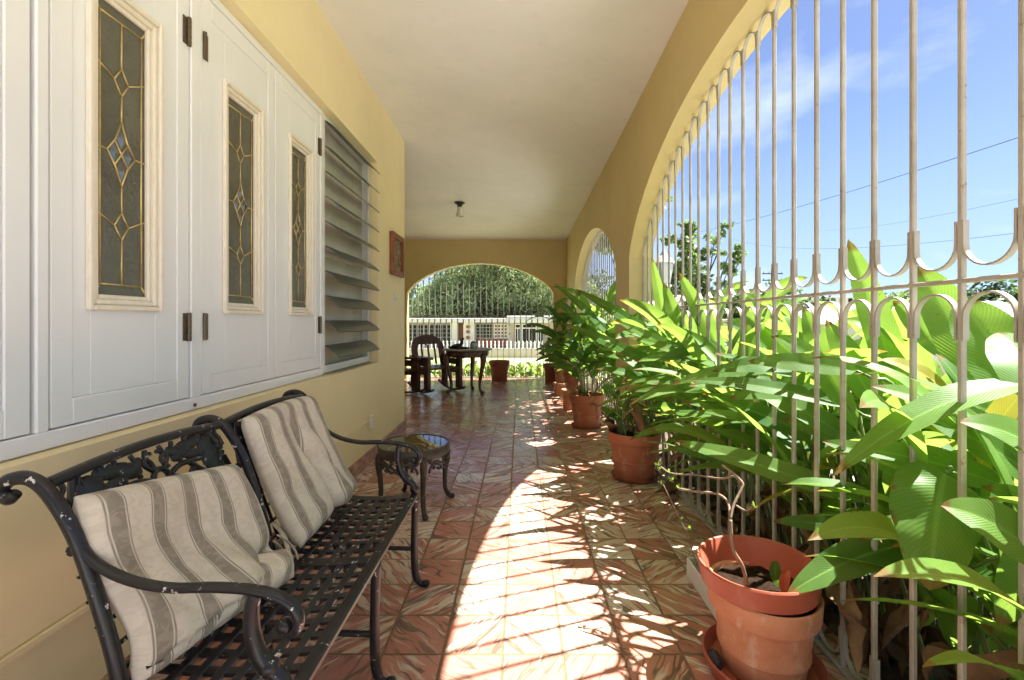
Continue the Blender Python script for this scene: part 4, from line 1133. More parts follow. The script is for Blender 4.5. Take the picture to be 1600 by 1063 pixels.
spots = [(1.42, .62, .78), (1.44, 1.02, .88), (1.42, 1.42, .92), (1.42, 1.80, .98), (1.40, 2.20, 1.05), (1.42, 2.62, 1.10), (1.42, 3.08, 1.15), (1.42, 3.55, 1.15)]
words_ = ['nearest clump of broad leaves at the right edge, its blades reaching out of the picture', 'clump with the big drooping pale leaf hanging before the grille over the front pot',
          'clump with the single tallest upright leaf against the sky outside the grille', 'clump whose long bright blade pokes far into the veranda above the bare stem',
          'clump of broad leaves in the middle of the grille, blades poking in under the rail', 'clump whose bright pointed blades reach past the pier and the second pot',
          'clump by the pier whose dark blades lean far into the veranda', 'last clump of the bed outside the grille, hard against the pier']
for i, (x, y, h) in enumerate(spots):
    clump('broad_leaf_plant', words_[i], x, y, GZ, 11, h, .52, .080, 100+i, BED, (-.34, .05, 0), .18, 5, 'leaf', H.get(i, ()), 16, .30, .45)
for i, (x, y, h) in enumerate([(1.95, 1.0, .80), (1.95, 1.7, .92), (1.92, 2.4, 1.12), (1.95, 3.1, 1.25), (1.95, 3.8, 1.3)]):
    clump('broad_leaf_plant', 'back row clump of upright broad leaves outside the grille, %s from the right edge' % ('first', 'second', 'third', 'fourth', 'fifth')[i], x, y, GZ, 10, h, .54, .095, 200+i, BED, (-.1, 0, 0), .24, 5, 'leaf', (), 3, .35, .35)
BED2 = 'broad leaved plants in the bed outside the second arch'
for i, (x, y, h) in enumerate([(1.42, 4.75, 1.35), (1.42, 5.4, 1.4), (1.42, 6.1, 1.4), (1.45, 6.9, 1.3), (1.45, 7.7, 1.2)]):
    clump('broad_leaf_plant', 'clump of broad leaves outside the second arch, %s along from the pier' % ('first', 'second', 'third', 'fourth', 'fifth')[i], x, y, GZ, 7, h, .48, .11, 300+i, BED2, (-.55, 0, 0), .2, 6, 'leaf', (), 2, .35, .45)

# ---- plants in the pots
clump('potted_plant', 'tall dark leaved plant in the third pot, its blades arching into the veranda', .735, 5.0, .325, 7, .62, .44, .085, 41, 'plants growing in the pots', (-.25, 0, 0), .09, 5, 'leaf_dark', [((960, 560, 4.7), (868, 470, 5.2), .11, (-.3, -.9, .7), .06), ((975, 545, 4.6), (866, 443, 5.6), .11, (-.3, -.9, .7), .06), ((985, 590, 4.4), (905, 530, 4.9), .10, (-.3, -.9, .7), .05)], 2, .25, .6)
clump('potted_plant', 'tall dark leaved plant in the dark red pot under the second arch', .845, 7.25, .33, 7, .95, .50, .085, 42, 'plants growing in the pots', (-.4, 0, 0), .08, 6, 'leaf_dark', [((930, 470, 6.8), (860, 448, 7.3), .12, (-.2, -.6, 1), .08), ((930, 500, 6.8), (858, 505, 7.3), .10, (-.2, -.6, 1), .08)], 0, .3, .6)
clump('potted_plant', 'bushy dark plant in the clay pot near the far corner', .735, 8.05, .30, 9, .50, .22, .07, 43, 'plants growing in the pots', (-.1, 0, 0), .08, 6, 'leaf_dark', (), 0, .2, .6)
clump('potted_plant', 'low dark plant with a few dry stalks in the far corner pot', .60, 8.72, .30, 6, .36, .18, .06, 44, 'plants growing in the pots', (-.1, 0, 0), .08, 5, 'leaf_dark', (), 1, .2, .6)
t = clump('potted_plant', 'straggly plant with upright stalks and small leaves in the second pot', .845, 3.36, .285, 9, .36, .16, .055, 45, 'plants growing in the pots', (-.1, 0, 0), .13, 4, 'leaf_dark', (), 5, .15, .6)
rnd = random.Random(9); mb = MB()
for k in range(6):
    a = rnd.uniform(0, 6.28); b = Vector((.845+.1*math.cos(a), 3.36+.1*math.sin(a), .28)); mb.tube(crv([b, b+Vector((.02, 0, .15)), b+Vector((rnd.uniform(-.06, .06), rnd.uniform(-.05, .05), .28+.1*rnd.random()))], 4), .006, 6)
mb.build('stalk', M['twig'], t, smooth=True)
t = thing('potted_plant', 'bent dry flower stalk arching over the third pot', 'plant', (.80, 4.95, .325)); mb = MB()
b = Vector((.80, 4.95, .325)); mb.tube(crv([b, b+Vector((-.02, -.05, .20)), b+Vector((-.10, -.15, .36)), b+Vector((-.20, -.2, .40)), b+Vector((-.26, -.22, .33))], 5), .007, 6)
mb.build('stalk', M['twig'], t, smooth=True)
# bare succulent in the front pot
t = thing('bare_plant', 'leafless branching stem with tiny sprouts growing in the nearest red pot', 'plant', (px_-.05, py_, .268)); mb = MB(); lf = MB()
def pp(*q): return crv([P(*k) for k in q], 5)
Yb = 1.50
mb.tube(pp((1168, 918, Yb), (1160, 885, Yb), (1146, 860, Yb), (1142, 830, 1.52), (1141, 812, 1.53)), .0062, 8)
mb.tube(pp((1141, 812, 1.53), (1146, 790, 1.55), (1158, 765, 1.57), (1160, 755, 1.58), (1148, 742, 1.6), (1128, 726, 1.62)), .0046, 7)
mb.tube(pp((1158, 765, 1.57), (1150, 745, 1.62), (1125, 748, 1.68), (1085, 742, 1.75), (1050, 740, 1.8), (1030, 728, 1.82)), [.0040]*10+[.0034]*16, 7)
mb.tube(pp((1141, 812, 1.53), (1137, 785, 1.58), (1120, 772, 1.63), (1085, 768, 1.68), (1060, 764, 1.72)), .0045, 6)
mb.tube(pp((1150, 790, 1.55), (1165, 798, 1.53), (1178, 792, 1.52)), .0035, 6)
mb.tube(pp((1068, 880, 1.86), (1082, 850, 1.86), (1064, 815, 1.84), (1052, 790, 1.82), (1035, 755, 1.80)), .0022, 5); mb.tube(pp((1090, 885, 1.86), (1072, 835, 1.85), (1058, 800, 1.84)), .002, 5)
rnd = random.Random(3)
for (u, v, Y) in ((1030, 728, 1.82), (1044, 738, 1.8), (1028, 735, 1.82), (1048, 752, 1.79), (1060, 764, 1.72), (1036, 757, 1.8), (1058, 742, 1.79), (1078, 828, 1.85), (1064, 815, 1.84), (1085, 845, 1.86), (1178, 792, 1.52)):
    for k in range(4):
        b = P(u, v, Y); d = Vector((rnd.uniform(-1, 1), rnd.uniform(-1, 1), rnd.uniform(0, 1))).normalized()*.022
        leaf(lf, b, b+d*.5, b+d, .009, (rnd.uniform(-1, 1), rnd.uniform(-1, 1), 1), n=5, m=1, tint=rnd.random())
mb.build('stem', M['twig'], t, smooth=True); lf.build('sprouts', M['leaf_bed'], t, smooth=True)
t = thing('seedling', 'dark rounded leaf with a red underside standing in the nearest red pot', 'plant', tuple(P(1225, 915, 1.46))); mb = MB(); lf = MB()
leaf(mb, P(1222, 918, 1.47), P(1205, 895, 1.47), P(1214, 876, 1.47), .035, (-.4, -1, .1), tint=.1, shape=(.4, .4)); leaf(lf, P(1226, 928, 1.455), P(1222, 905, 1.455), P(1232, 890, 1.455), .030, (-.4, -1, .1), shape=(.4, .4))
mb.build('leaf', M['leaf_dark'], t, smooth=True); lf.build('petal', M['redplastic'], t, smooth=True)

# dry leaves fallen round the foot of the grille
mb = MB(); rnd = random.Random(77)
for k in range(190):
    dry_leaf(mb, (rnd.uniform(1.09, 1.75), rnd.uniform(.5, 3.9), GZ+rnd.uniform(.01, .12)), rnd.uniform(.12, .3), rnd)
tag(mb.build('fallen_leaves', M['dry'], origin=(1.4, 1.6, GZ), smooth=True), 'brown curled dry leaves lying under the broad leaved plants', 'fallen leaves', kind='stuff')
# low plants just outside the far grille
rnd = random.Random(5)
for k in range(9):
    x = -2.05+.31*k
    clump('low_plant', 'low leafy plant outside the far grille, %s from the corner of the house wall' % ('first', 'second', 'third', 'fourth', 'fifth', 'sixth', 'seventh', 'eighth', 'ninth')[k], x, 9.75+.1*(k % 2), -.16, 8, .30, .20, .075, 400+k, 'low plants outside the far grille', (0, 0, 0), .13, 4, 'leaf_bed', (), 1 if k % 3 == 0 else 0, .2, .5)
# ================================================================== outside
def gz(x, y):
    """the garden lies just under the floor and falls to the street all round"""
    d = max(sm(3.2, 9, x), sm(11.5, 19, y), sm(8, 16, -x-2))
    return -.14-1.08*d
mb = MB(); xs = [-160, -90, -50, -30, -20, -14, -9, -6, -4, -2, 0, 1, 2, 3, 4, 5, 6, 7, 8, 10, 13, 17, 24, 35, 60, 100, 180, 320]
ys = [-60, -30, -15, -8, -5, 0, 3, 6, 9, 10, 11, 12, 13, 14, 15, 16, 17, 18, 19, 21, 25, 32, 45, 70, 110, 180, 320]
g = [[mb.add((x, y, gz(x, y))) for x in xs] for y in ys]
for i in range(len(ys)-1):
    for j in range(len(xs)-1): mb.face(g[i][j], g[i][j+1], g[i+1][j+1], g[i+1][j])
structure(mb.build('ground', M['ground'], smooth=True), 'patchy dry lawn falling away to the street', 'ground')
mb = MB(); mb.box(1.165, 2.6, -2, 9.4, -.3, GZ)
structure(mb.build('flower_bed_soil', M['bedsoil']), 'dark soil of the bed along the outside of the arch wall', 'soil')
mb = MB(); mb.box(2.61, 6.2, -14, 17, -.5, -.115); mb.box(-7, 2.609, -14, -1.21, -.5, -.115)  # unseen slabs added to reflect sunlight into the veranda
structure(mb.build('bounce_slab', M['concrete']), 'unseen pale concrete slab added to bounce sunlight into the veranda', 'bounce_slab')
# ---- white balustrade fence in front of the house opposite
YFc = 30.0; fz0, fz1 = -1.2, -.66
fn = thing('picket_fence', 'white fence of pointed pickets on a low wall in front of the house opposite', 'fence', (-3, YFc, -1.2))
mb = MB(); mb.bbox(-13, 3.6, YFc-.09, YFc+.09, fz0, fz1, .02); mb.build('low_wall', M['hcream'], fn)
mb = MB(); mb.bbox(-13, 3.6, YFc-.07, YFc+.07, fz1+.001, fz1+.07, .02); mb.build('rail', M['hwhite'], fn)
for k in range(62):
    x = -12.9+.262*k
    mb = MB(); mb.lathe([(.05, fz1+.071), (.05, fz1+.10), (.03, fz1+.14), (.052, fz1+.24), (.052, fz1+.34), (.028, fz1+.40), (.052, fz1+.44), (.04, fz1+.50), (.0, fz1+.57)], (x, YFc, 0), 8)
    mb.build('picket', M['hwhite'], fn, smooth=True)

# ---- house opposite
HY = 35.0
hx = lambda u: (u-U0)*HY/F
hz = lambda v: CAMZ-(v-V0)*HY/F
ho = thing('neighbour_house', 'low flat roofed house with clay lattice windows behind the white picket fence', 'house', (-3, HY, -1.2))
mb = MB(); mb.bbox(-14, hx(797), HY+1.2, HY+8, -1.2, hz(504)-.001, .02); mb.bbox(hx(797)+.001, 6.5, HY+.3, HY+8, -1.2, hz(504)-.001, .02); mb.build('wall', M['hbeige'], ho)
mb = MB(); mb.bbox(-14.4, hx(792), HY-.5, HY+8.3, hz(504), hz(497.5), .03); mb.build('roof', M['hwhite'], ho)
mb = MB(); mb.bbox(hx(792)+.004, 7, HY-.7, HY+8.3, hz(504.5), hz(494), .03); mb.build('roof', M['hwhite'], ho)
def lattice(u0, u1, v0, v1, y, cell, mat, bar=.085, back='dkwin'):
    mb = MB(); x0, x1, z0, z1 = hx(u0), hx(u1), hz(v1), hz(v0)
    nx_ = max(2, round((x1-x0)/cell)); nz_ = max(2, round((z1-z0)/cell))
    for i in range(nx_+1):
        x = lerp(x0, x1, i/nx_); mb.box(x-bar/2, x+bar/2, y-.02, y+.02, z0, z1)
    for j in range(nz_+1):
        z = lerp(z0, z1, j/nz_); mb.box(x0, x1, y-.018, y+.018, z-bar/2, z+bar/2)
    la = mb.build('lattice_window', M[mat], ho)
    mb = MB(); mb.box(x0, x1, y+.05, y+.06, z0, z1); mb.build('glass', M[back], la)
for a, b in ((600, 633), (634, 664), (667, 702)): lattice(a, b, 508, 541, HY+1.10, .32, 'hgrey', .035)
for (a, b, m_) in ((702, 713, 'hwhite'), (722, 741, 'hwhite'), (793, 801, 'hwhite')):
    mb = MB(); mb.bbox(hx(a), hx(b), HY+.5, HY+1.1, -1.2, hz(504)-.002, .02); mb.build('column', M[m_], ho)
mb = MB(); mb.bbox(hx(714), hx(721), HY+1.0, HY+1.15, -1.2, hz(507), .02); mb.build('door', M['frame'], ho)
for v in (511, 519, 528):
    mb = MB(); mb.bbox(hx(727.5), hx(733.5), HY+.40, HY+.52, hz(v+2.4), hz(v-2.2), .02); mb.build('decorative_block', M['brick'], ho)
lattice(742, 769, 507, 529, HY+1.10, .28, 'hgrey', .04)
lattice(771, 792, 507, 529, HY+1.08, .26, 'hwhite', .10, 'brick')
mb = MB(); mb.bbox(hx(741.5), hx(792.5), HY+1.05, HY+1.15, -1.2, hz(531), .02); mb.build('brick_panel', M['brick'], ho)
for (a, b) in ((804, 814), (815, 839), (840, 850)):
    mb = MB(); x0, x1, z0, z1 = hx(a), hx(b), hz(537), hz(506); y = HY+.22; w = .09
    for q in ((x0, x0+w, z0, z1), (x1-w, x1, z0, z1), (x0+w, x1-w, z0, z0+w), (x0+w, x1-w, z1-w, z1), (x0+w, x1-w, hz(513)-w/2, hz(513)+w/2), ((x0+x1)/2-.03, (x0+x1)/2+.03, z0+w, hz(513)-w/2)): mb.box(q[0], q[1], y-.03, y+.06, q[2], q[3])
    wi = mb.build('window', M['hwhite'], ho); mb = MB(); mb.box(x0+.01, x1-.01, y+.03, y+.05, z0+.01, z1-.01); mb.build('glass', M['dkwin'], wi)
for v in (508, 522):
    mb = MB(); mb.bbox(hx(795.5), hx(798), HY+.42, HY+.49, hz(v+1.5), hz(v-1.5), .02); mb.build('decorative_block', M['brick'], ho)

# ---- trees
def spray(mb, c, rad, n, size, rnd, droop=0.0, asp=.35, sc=(1, 1, 1)):
    c = Vector(c)
    for i in range(n):
        d = Vector((rnd.gauss(0, 1), rnd.gauss(0, 1), rnd.gauss(0, 1))).normalized()*rad*rnd.random()**.45
        p = c+Vector((d.x*sc[0], d.y*sc[1], d.z*sc[2]))
        a = rnd.uniform(0, 2*PI); e = rnd.uniform(-.6, .6)-droop
        T = Vector((math.cos(a)*math.cos(e), math.sin(a)*math.cos(e), math.sin(e))); S = T.cross(Vector((rnd.gauss(0, 1), rnd.gauss(0, 1), rnd.gauss(0, 1)))).normalized()
        s = size*rnd.uniform(.6, 1.3); t = rnd.random()
        i0 = mb.add(p, (0, 0), t); i1 = mb.add(p+T*s*.5+S*s*asp, (0, 0), t); i2 = mb.add(p+T*s, (0, 0), t); i3 = mb.add(p+T*s*.5-S*s*asp, (0, 0), t)
        mb.face(i0, i1, i2, i3)
def limb(mb, a, b, r0, r1, rnd, k=5):
    a, b = Vector(a), Vector(b); L = (b-a).length; pts = []
    for i in range(k+1):
        t = i/k; p = a.lerp(b, t)+Vector((rnd.uniform(-1, 1), rnd.uniform(-1, 1), rnd.uniform(-.3, .6)))*L*.05*math.sin(PI*t); pts.append(p)
    mb.tube(pts, [lerp(r0, r1, i/k) for i in range(k+1)], 7)
def tree(name, label, x, y, z, h, blobs, n, size, seed, mat, group=None, droop=0, trunk=.12, asp=.35):
    """blobs = [(dx, dy, dz, r, (sx, sy, sz))] from the tree's foot"""
    rnd = random.Random(seed); t = thing(name, label, 'tree', (x, y, z), group); tk = MB(); cr = MB()
    f = Vector((x, y, z)); fork = f+Vector((0, 0, h*.35)); limb(tk, f-Vector((0, 0, .2)), fork, trunk, trunk*.7, rnd)
    vol = sum(b[3]**2 for b in blobs)
    for b in blobs:
        c = f+Vector(b[:3]); limb(tk, fork, c, trunk*.5, trunk*.1, rnd)
        sc = b[4] if len(b) > 4 else (1, 1, 1)
        k = max(3, int(n*b[3]**2/vol/28))
        for i in range(k):
            d = Vector((rnd.gauss(0, 1), rnd.gauss(0, 1), rnd.gauss(0, 1))).normalized()*b[3]*rnd.random()**.4
            q = c+Vector((d.x*sc[0], d.y*sc[1], d.z*sc[2]))
            if rnd.random() < .3: limb(tk, c, q, trunk*.09, trunk*.04, rnd, 3)
            spray(cr, q, b[3]*.24, 28, size, rnd, droop, asp, (1, 1, 1+droop*1.2))
    tk.build('trunk', M['bark'], t, smooth=True); cr.build('crown', M[mat], t)
    return t
# the big drooping tree behind the house opposite
TY = 46.0; tf = lambda u, v: ((u-U0)*TY/F-(-3), CAMZ-(v-V0)*TY/F-(-1.2))
bl = []
rnd = random.Random(21)
for (u, v, r) in ((672, 480, 1.4), (690, 462, 1.6), (668, 455, 1.0), (705, 440, 1.7), (720, 470, 1.7), (735, 430, 1.8), (750, 455, 1.8), (765, 425, 1.8), (780, 470, 1.9), (790, 440, 1.9), (800, 415, 1.5), (815, 450, 2.0), (830, 475, 1.9), (840, 440, 1.7), (855, 465, 1.7), (868, 485, 1.6), (720, 405, 1.4), (760, 395, 1.6), (700, 488, 1.5), (745, 490, 1.6), (800, 492, 1.5), (850, 410, 1.6), (885, 450, 1.8), (905, 480, 1.8), (660, 490, 1.0), (780, 385, 1.5), (820, 392, 1.6)):
    dx, dz = tf(u, v); bl.append((dx, rnd.uniform(-2.5, 2.5), dz, r*1.2, (1, 1, .9)))
tree('weeping_tree', 'huge tree with drooping grey green foliage behind the house opposite', -3, TY, -1.2, 8, bl, 60000, .42, 31, 'tl_weep', None, .6, .34, .15)
for k, (u, v, Y, r) in enumerate(((640, 478, 70, 4.0), (610, 470, 75, 5.0), (930, 470, 60, 4.0), (980, 480, 62, 4.0))):
    c = P(u, v, Y); tree('distant_tree', ('light green tree far off at the left of the far arch', 'pale distant tree hidden behind the house wall', 'round distant tree seen through the leaves of the second arch', 'round distant tree behind the pier')[k], c.x, Y, -1.3, c.z+1.3, [(0, 0, c.z+1.3, r), (r*.8, 1, c.z+.6, r*.7), (-r*.8, 0, c.z+.5, r*.7)], 2200, .6, 50+k, 'tl_far', 'distant trees')
c = P(640, 470, 170)
mb = MB()
for i in range(40):
    x = -140+6*i; 
ids = []
for i in range(60):
    x = -190+7.0*i; hgt = 6+9*abs(mnoise.noise(Vector((i*.13, 2.2, 0))))+7*math.exp(-((x+55)/32)**2)
    ids.append([mb.add((x, 205+18*q, -1.3+hgt*(0, .75, 1, .8)[q]) if q else (x, 195, -1.5)) for q in range(4)])
for a, b in zip(ids, ids[1:]):
    for q in range(3): mb.face(a[q], b[q], b[q+1], a[q+1])
structure(mb.build('hills', M['tl_far'], smooth=True), 'low green hills on the horizon', 'hills')
# tree with open branches beside the near arch
sT = lambda u, v, Y=8.6: P(u, v, Y)-P(1075, 503, 8.6)
bl = []
for (u, v, r) in ((1068, 350, .22), (1075, 375, .26), (1062, 400, .28), (1085, 405, .26), (1108, 385, .22), (1130, 360, .16), (1100, 425, .28), (1125, 430, .22), (1070, 435, .34), (1050, 450, .3), (1128, 395, .16), (1142, 408, .15), (1160, 396, .13), (1095, 455, .30), (1045, 418, .22), (1122, 460, .22), (1040, 380, .18)):
    p = sT(u, v); bl.append((p.x, p.y+random.Random(u).uniform(-.4, .4), p.z+1.75, r))
b0 = P(1075, 503, 8.6)
tree('garden_tree', 'small open branched tree in the garden seen through the near grille', b0.x, b0.y, b0.z-1.75, 2.6, bl, 4200, .085, 61, 'tl_green', None, .2, .07, .38)
tree('garden_tree', 'slender leafy tree rising outside the second arch beyond the pier', 1.62, 6.5, -.14, 2.6, [(-.25, -1.5, 2.68, .19), (-.24, -1.15, 2.82, .21), (-.24, -.8, 2.72, .22), (-.2, -.4, 2.9, .26), (-.2, 0, 2.75, .28), (-.15, .4, 2.95, .32), (-.15, .9, 2.8, .32), (-.1, 1.4, 2.85, .32)], 3600, .13, 62, 'tl_green', None, .5, .045, .18)
# ---- lantern on a garden pillar
lp0 = P(1037, 503, 6.2)
gp = thing('lantern_pillar', 'pale garden pillar carrying the white lantern outside the near arch', 'pillar', (lp0.x, lp0.y, gz(lp0.x, lp0.y)))
x, y = lp0.x, lp0.y
mb = MB(); mb.bbox(x-.17, x+.17, y-.17, y+.17, gz(x, y)-.1, 1.42, .02); mb.build('shaft', M['hpink'], gp)
mb = MB(); mb.bbox(x-.22, x+.22, y-.22, y+.22, 1.421, 1.50, .02); mb.build('cap', M['hwhite'], gp)
ln = thing('garden_lantern', 'old white lantern with glass sides on the garden pillar', 'lantern', (x, y, 1.50))
mb = MB(); mb.lathe([(0, 1.501), (.09, 1.501), (.06, 1.54), (.035, 1.56), (.035, 1.60), (.10, 1.63), (.10, 1.65), (0, 1.65)], (x, y, 0), 16); mb.build('base', M['hwhite'], ln, smooth=True, angle=40)
mb = MB(); mb.lathe([(.085, 1.651), (.135, 1.93), (0, 1.93)], (x, y, 0), 6); mb.build('glass', M['jar'], ln)
mb = MB(); mb.lathe([(.16, 1.931), (.165, 1.95), (.09, 2.03), (.05, 2.06), (.02, 2.12), (0, 2.16)], (x, y, 0), 6); mb.build('cap', M['hgrey'], ln)
# ---- houses across the side street
def bungalow(label, x, y, ang, w, d, h, wall, roofmat, z=-1.25, parapet=False):
    t = thing('bungalow', label, 'house', (0, 0, 0)); mb = MB()
    mb.bbox(-w/2, w/2, 0, d, 0, h, .03); mb.build('wall', M[wall], t)
    mb = MB()
    if roofmat == 'rooftile':
        e = .5; a, b, zt_ = -w/2-e, w/2+e, h+1.1
        mb.quad((a, -e, h+.02), (b, -e, h+.02), (b*.7, d/2, zt_), (a*.7, d/2, zt_)); mb.quad((b, d+e, h+.02), (a, d+e, h+.02), (a*.7, d/2, zt_), (b*.7, d/2, zt_))
        mb.face(mb.add((a, -e, h+.02)), mb.add((a*.7, d/2, zt_)), mb.add((a, d+e, h+.02))); mb.face(mb.add((b, -e, h+.02)), mb.add((b, d+e, h+.02)), mb.add((b*.7, d/2, zt_)))
        mb.quad((a, -e, h+.02), (a, d+e, h+.02), (b, d+e, h+.02), (b, -e, h+.02))
    else: mb.bbox(-w/2-.4, w/2+.4, -.6, d+.3, h+.001, h+.28, .03)
    mb.build('roof', M[roofmat], t)
    for k, xx in enumerate((-w*.32, 0, w*.32)):
        mb = MB()
        for q in ((-.75, -.66, .9, 2.1), (.66, .75, .9, 2.1), (-.66, .66, .9, .99), (-.66, .66, 2.01, 2.1), (-.03, .03, .99, 2.01)): mb.box(xx+q[0], xx+q[1], -.06, .02, q[2], q[3])
        for j in range(1, 6): mb.box(xx-.66, xx+.66, -.03, -.01, .99+.17*j, 1.02+.17*j)
        wi = mb.build('window', M['hwhite'], t); mb = MB(); mb.box(xx-.66, xx+.66, -.008, -.004, .99, 2.01); mb.build('glass', M['dkwin'], wi)
    t.location = (x, y, z); t.rotation_euler = (0, 0, ang); return t
q = P(1385, 503, 21); bungalow('white bungalow with a black and white striped tile roof behind the broad leaves', q.x, q.y+.5, R(-52), 9.5, 7, 2.25, 'hwhite', 'rooftile')
q = P(1575, 503, 15); bungalow('pinkish flat roofed bungalow at the right edge beyond the grille', q.x+1, q.y, R(-58), 6.5, 6, 2.15, 'hpink', 'hwhite')
q = P(1180, 503, 30); bungalow('small grey house glimpsed low between the leaves below the rail', q.x, q.y, R(-35), 10, 7, 2.3, 'hgrey', 'hwhite')
gw = thing('garden_wall', 'white garden wall with pierced blocks beyond the leaves at the right', 'wall', (9, 10, -1.2), kind='thing')
a, b = P(1440, 503, 14.5), P(1640, 503, 10.5); d = (b-a); Lw = math.hypot(d.x, d.y); ang = math.atan2(d.y, d.x); Mw = Matrix.Translation((a.x, a.y, 0)) @ Matrix.Rotation(ang, 4, 'Z')
mb = MB(); mb.bbox(0, Lw, -.1, .1, -1.4, .32, .02, Mw); mb.build('wall', M['hwhite'], gw)
mb = MB()
for k in range(int(Lw/.24)): 
    mb.box(.05+.24*k, .09+.24*k, -.06, .06, .321, .80, Mw)
for z in (.40, .56, .72): mb.box(.0, Lw, -.05, .05, z, z+.04, Mw)
mb.build('pierced_blocks', M['concrete'], gw); mb = MB(); mb.bbox(0, Lw, -.12, .12, .801, .87, .015, Mw); mb.build('coping', M['hpink'], gw)
# far white buildings
for k, (u, v0, v1, Y, w) in enumerate(((1322, 463, 503, 120, 9), (1560, 470, 503, 90, 10))):
    c = P(u, v0, Y); t = thing('distant_building', ('tall white apartment block far off over the leaves', 'white house on the distant slope at the right edge')[k], 'building', (c.x, Y, -1.3)); mb = MB(); mb.bbox(c.x-w/2, c.x+w/2, Y, Y+8, -1.3, c.z, .05); mb.build('wall', M['hwhite'], t)
    for i in range(4):
        for j in range(2):
            mb = MB(); mb.box(c.x-w/2+w*(i+.25)/4, c.x-w/2+w*(i+.75)/4, Y-.06, Y-.01, c.z-1.6-2.6*j, c.z-.6-2.6*j); mb.build('window', M['dkwin'], t)
for k, (u, v, Y, r, lab) in enumerate(((1215, 468, 55, 2.6, 'dark bushy tree behind the utility pole'), (1180, 480, 48, 2.0, 'grey green tree left of the utility pole'), (1150, 478, 46, 2.0, 'low tree beside the open branched garden tree'), (1270, 485, 60, 2.2, 'low dark tree between the utility pole and the apartment block'), (1420, 478, 50, 2.4, 'dark tree behind the striped tile roof'), (1540, 470, 38, 2.2, 'round dark tree above the pinkish bungalow'), (1510, 482, 40, 1.6, 'smaller dark tree left of the round one over the pinkish bungalow'), (1370, 485, 55, 2.0, 'low dark tree right of the apartment block'), (1595, 482, 36, 1.5, 'dark tree cut by the right edge'))):
    c = P(u, v, Y); h = c.z+1.3
    tree('street_tree', lab, c.x, Y, -1.3, h, [(0, 0, h, r), (r*.9, .5, h-.5, r*.75), (-r*.9, -.3, h-.6, r*.7), (0, 0, h-r*.8, r)], 2400, .42, 70+k, 'tl_far' if k % 2 else 'tl_green', 'trees beyond the side street')
# ---- pole and wires
pl = P(1206, 420, 62); t = thing('utility_pole', 'wooden utility pole with two cross arms on the skyline', 'utility pole', (pl.x, 62, -1.3))
mb = MB(); mb.tube([(pl.x, 62, -1.3), (pl.x, 62, pl.z)], [.17, .11], 8); mb.build('post', M['bark'], t)
for z in (pl.z-.7, pl.z-1.6):
    mb = MB(); mb.bbox(pl.x-1.4, pl.x+1.4, 61.78, 61.88, z-.07, z+.07, .01); mb.build('cross_arm', M['bark'], t)
    for k in (-1.2, -.5, .5, 1.2):
        mb = MB(); mb.tube([(pl.x+k, 61.83, z+.07), (pl.x+k, 61.83, z+.28)], .07, 6); mb.build('insulator', M['hgrey'], t)
for k, (q0, q1, sag_, r, lab) in enumerate((((1060, 368, 60), (1640, 199, 16), .5, .016, 'uppermost black cable crossing the sky behind the grille'), ((1145, 374, 60), (1640, 358, 18), 1.0, .010, 'lower thin cable sagging across the sky'), ((1290, 360, 60), (1640, 300, 20), .4, .009, 'faint middle cable between the other two in the sky'))):
    a, b = P(*q0), P(*q1); mb = MB(); mb.tube([a.lerp(b, i/30)-Vector((0, 0, sag_*4*(i/30)*(1-i/30))) for i in range(31)], r, 5)
    tag(mb.build('overhead_cable', M['wire'], origin=a), lab, 'cable', 'overhead cables')

# ================================================================== light and camera
az = math.atan2(.326, .945); el = R(59.4)
sd = Vector((math.cos(el)*math.cos(az), math.cos(el)*math.sin(az), math.sin(el)))
sl = bpy.data.lights.new('sun', 'SUN'); sl.energy = SUN; sl.angle = R(.53); sl.color = (1, .975, .94)
so = bpy.data.objects.new('sun', sl); COL.objects.link(so); so.rotation_euler = (-sd).to_track_quat('-Z', 'Y').to_euler(); so.location = (20, 10, 30)
w = bpy.data.worlds.new('World'); scene.world = w; w.use_nodes = True; nt = w.node_tree; nt.nodes.clear()
out = nt.nodes.new('ShaderNodeOutputWorld'); bg = nt.nodes.new('ShaderNodeBackground'); sky = nt.nodes.new('ShaderNodeTexSky')
sky.sky_type = 'NISHITA'; sky.sun_disc = False; sky.sun_elevation = el; sky.sun_rotation = PI/2-az; sky.dust_density = .15; sky.ozone_density = 1.2; sky.air_density = AIR; sky.altitude = 0
tc = nt.nodes.new('ShaderNodeTexCoord'); mp_ = nt.nodes.new('ShaderNodeMapping'); mp_.inputs['Scale'].default_value = (1, 1, 2.6)
nz = nt.nodes.new('ShaderNodeTexNoise'); nz.inputs['Scale'].default_value = 2.6; nz.inputs['Detail'].default_value = 8; nz.inputs['Roughness'].default_value = .55
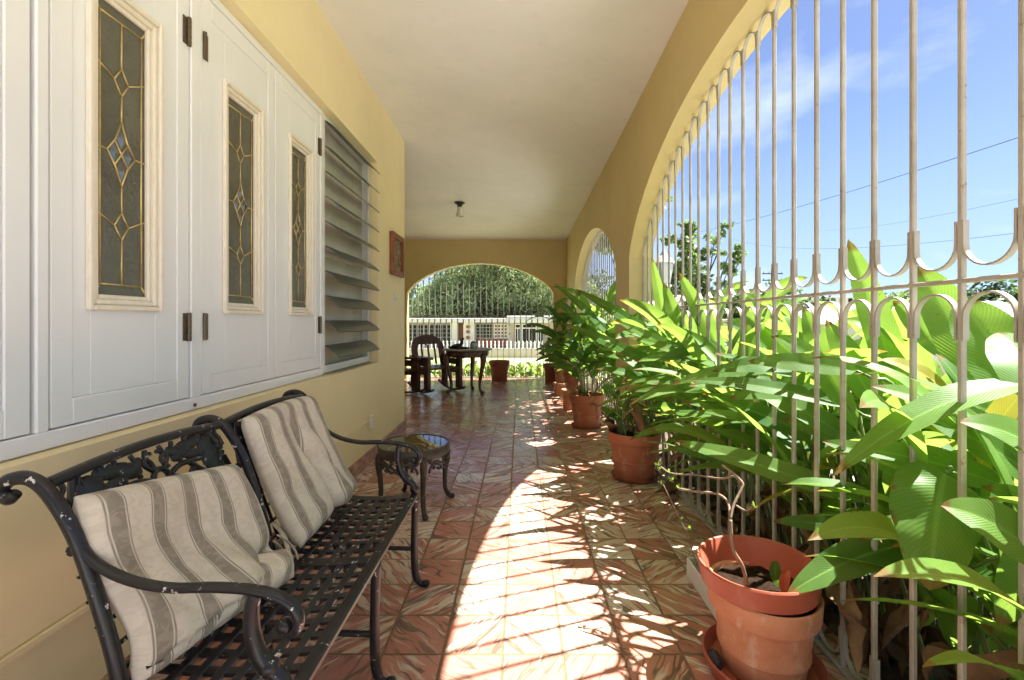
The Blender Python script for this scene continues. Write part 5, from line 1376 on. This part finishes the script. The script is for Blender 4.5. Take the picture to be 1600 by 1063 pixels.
rp = nt.nodes.new('ShaderNodeValToRGB'); rp.color_ramp.elements[0].position = .50; rp.color_ramp.elements[1].position = .80; rp.color_ramp.elements[1].color = (.5, .5, .5, 1)
mx = nt.nodes.new('ShaderNodeMix'); mx.data_type = 'RGBA'; mx.inputs[7].default_value = (2.7, 2.85, 3.0, 1)
lk = nt.links.new
lk(tc.outputs['Generated'], mp_.inputs[0]); lk(mp_.outputs[0], nz.inputs['Vector']); lk(nz.outputs[0], rp.inputs[0]); lk(rp.outputs[0], mx.inputs[0]); lk(sky.outputs[0], mx.inputs[6]); 
sx = nt.nodes.new('ShaderNodeSeparateXYZ'); lk(tc.outputs['Generated'], sx.inputs[0])
mr = nt.nodes.new('ShaderNodeMapRange'); mr.interpolation_type = 'SMOOTHSTEP'; lk(sx.outputs[2], mr.inputs[0])
for k_, v_ in ((1, -.02), (2, .42), (3, .82), (4, 0.0)): mr.inputs[k_].default_value = v_
hm = nt.nodes.new('ShaderNodeMix'); hm.data_type = 'RGBA'; hm.inputs[7].default_value = (CLD*.60, CLD*.78, CLD*1.03, 1)   # thin haze low in the sky
lk(mr.outputs[0], hm.inputs[0]); lk(sky.outputs[0], hm.inputs[6]); lk(hm.outputs[2], mx.inputs[6]); lk(mx.outputs[2], bg.inputs[0])
bg.inputs[1].default_value = SKY; lk(bg.outputs[0], out.inputs[0])

cam = bpy.data.cameras.new('camera'); cam.sensor_width = 36; cam.lens = F*36/1600
cam.shift_x = -(U0-800)/1600; cam.shift_y = -(531.5-V0)/1600; cam.clip_end = 1000; cam.clip_start = .02
co = bpy.data.objects.new('camera', cam); COL.objects.link(co); co.location = (0, 0, CAMZ); co.rotation_euler = (PI/2, 0, 0); scene.camera = co
scene.view_settings.view_transform = 'Standard'; scene.view_settings.look = 'None'; scene.view_settings.exposure = EXPO; scene.view_settings.gamma = 1
cy = scene.cycles; cy.max_bounces = 10; cy.diffuse_bounces = 8; cy.glossy_bounces = 4; cy.transmission_bounces = 6; cy.transparent_max_bounces = 12; cy.use_denoising = True; cy.sample_clamp_indirect = 8
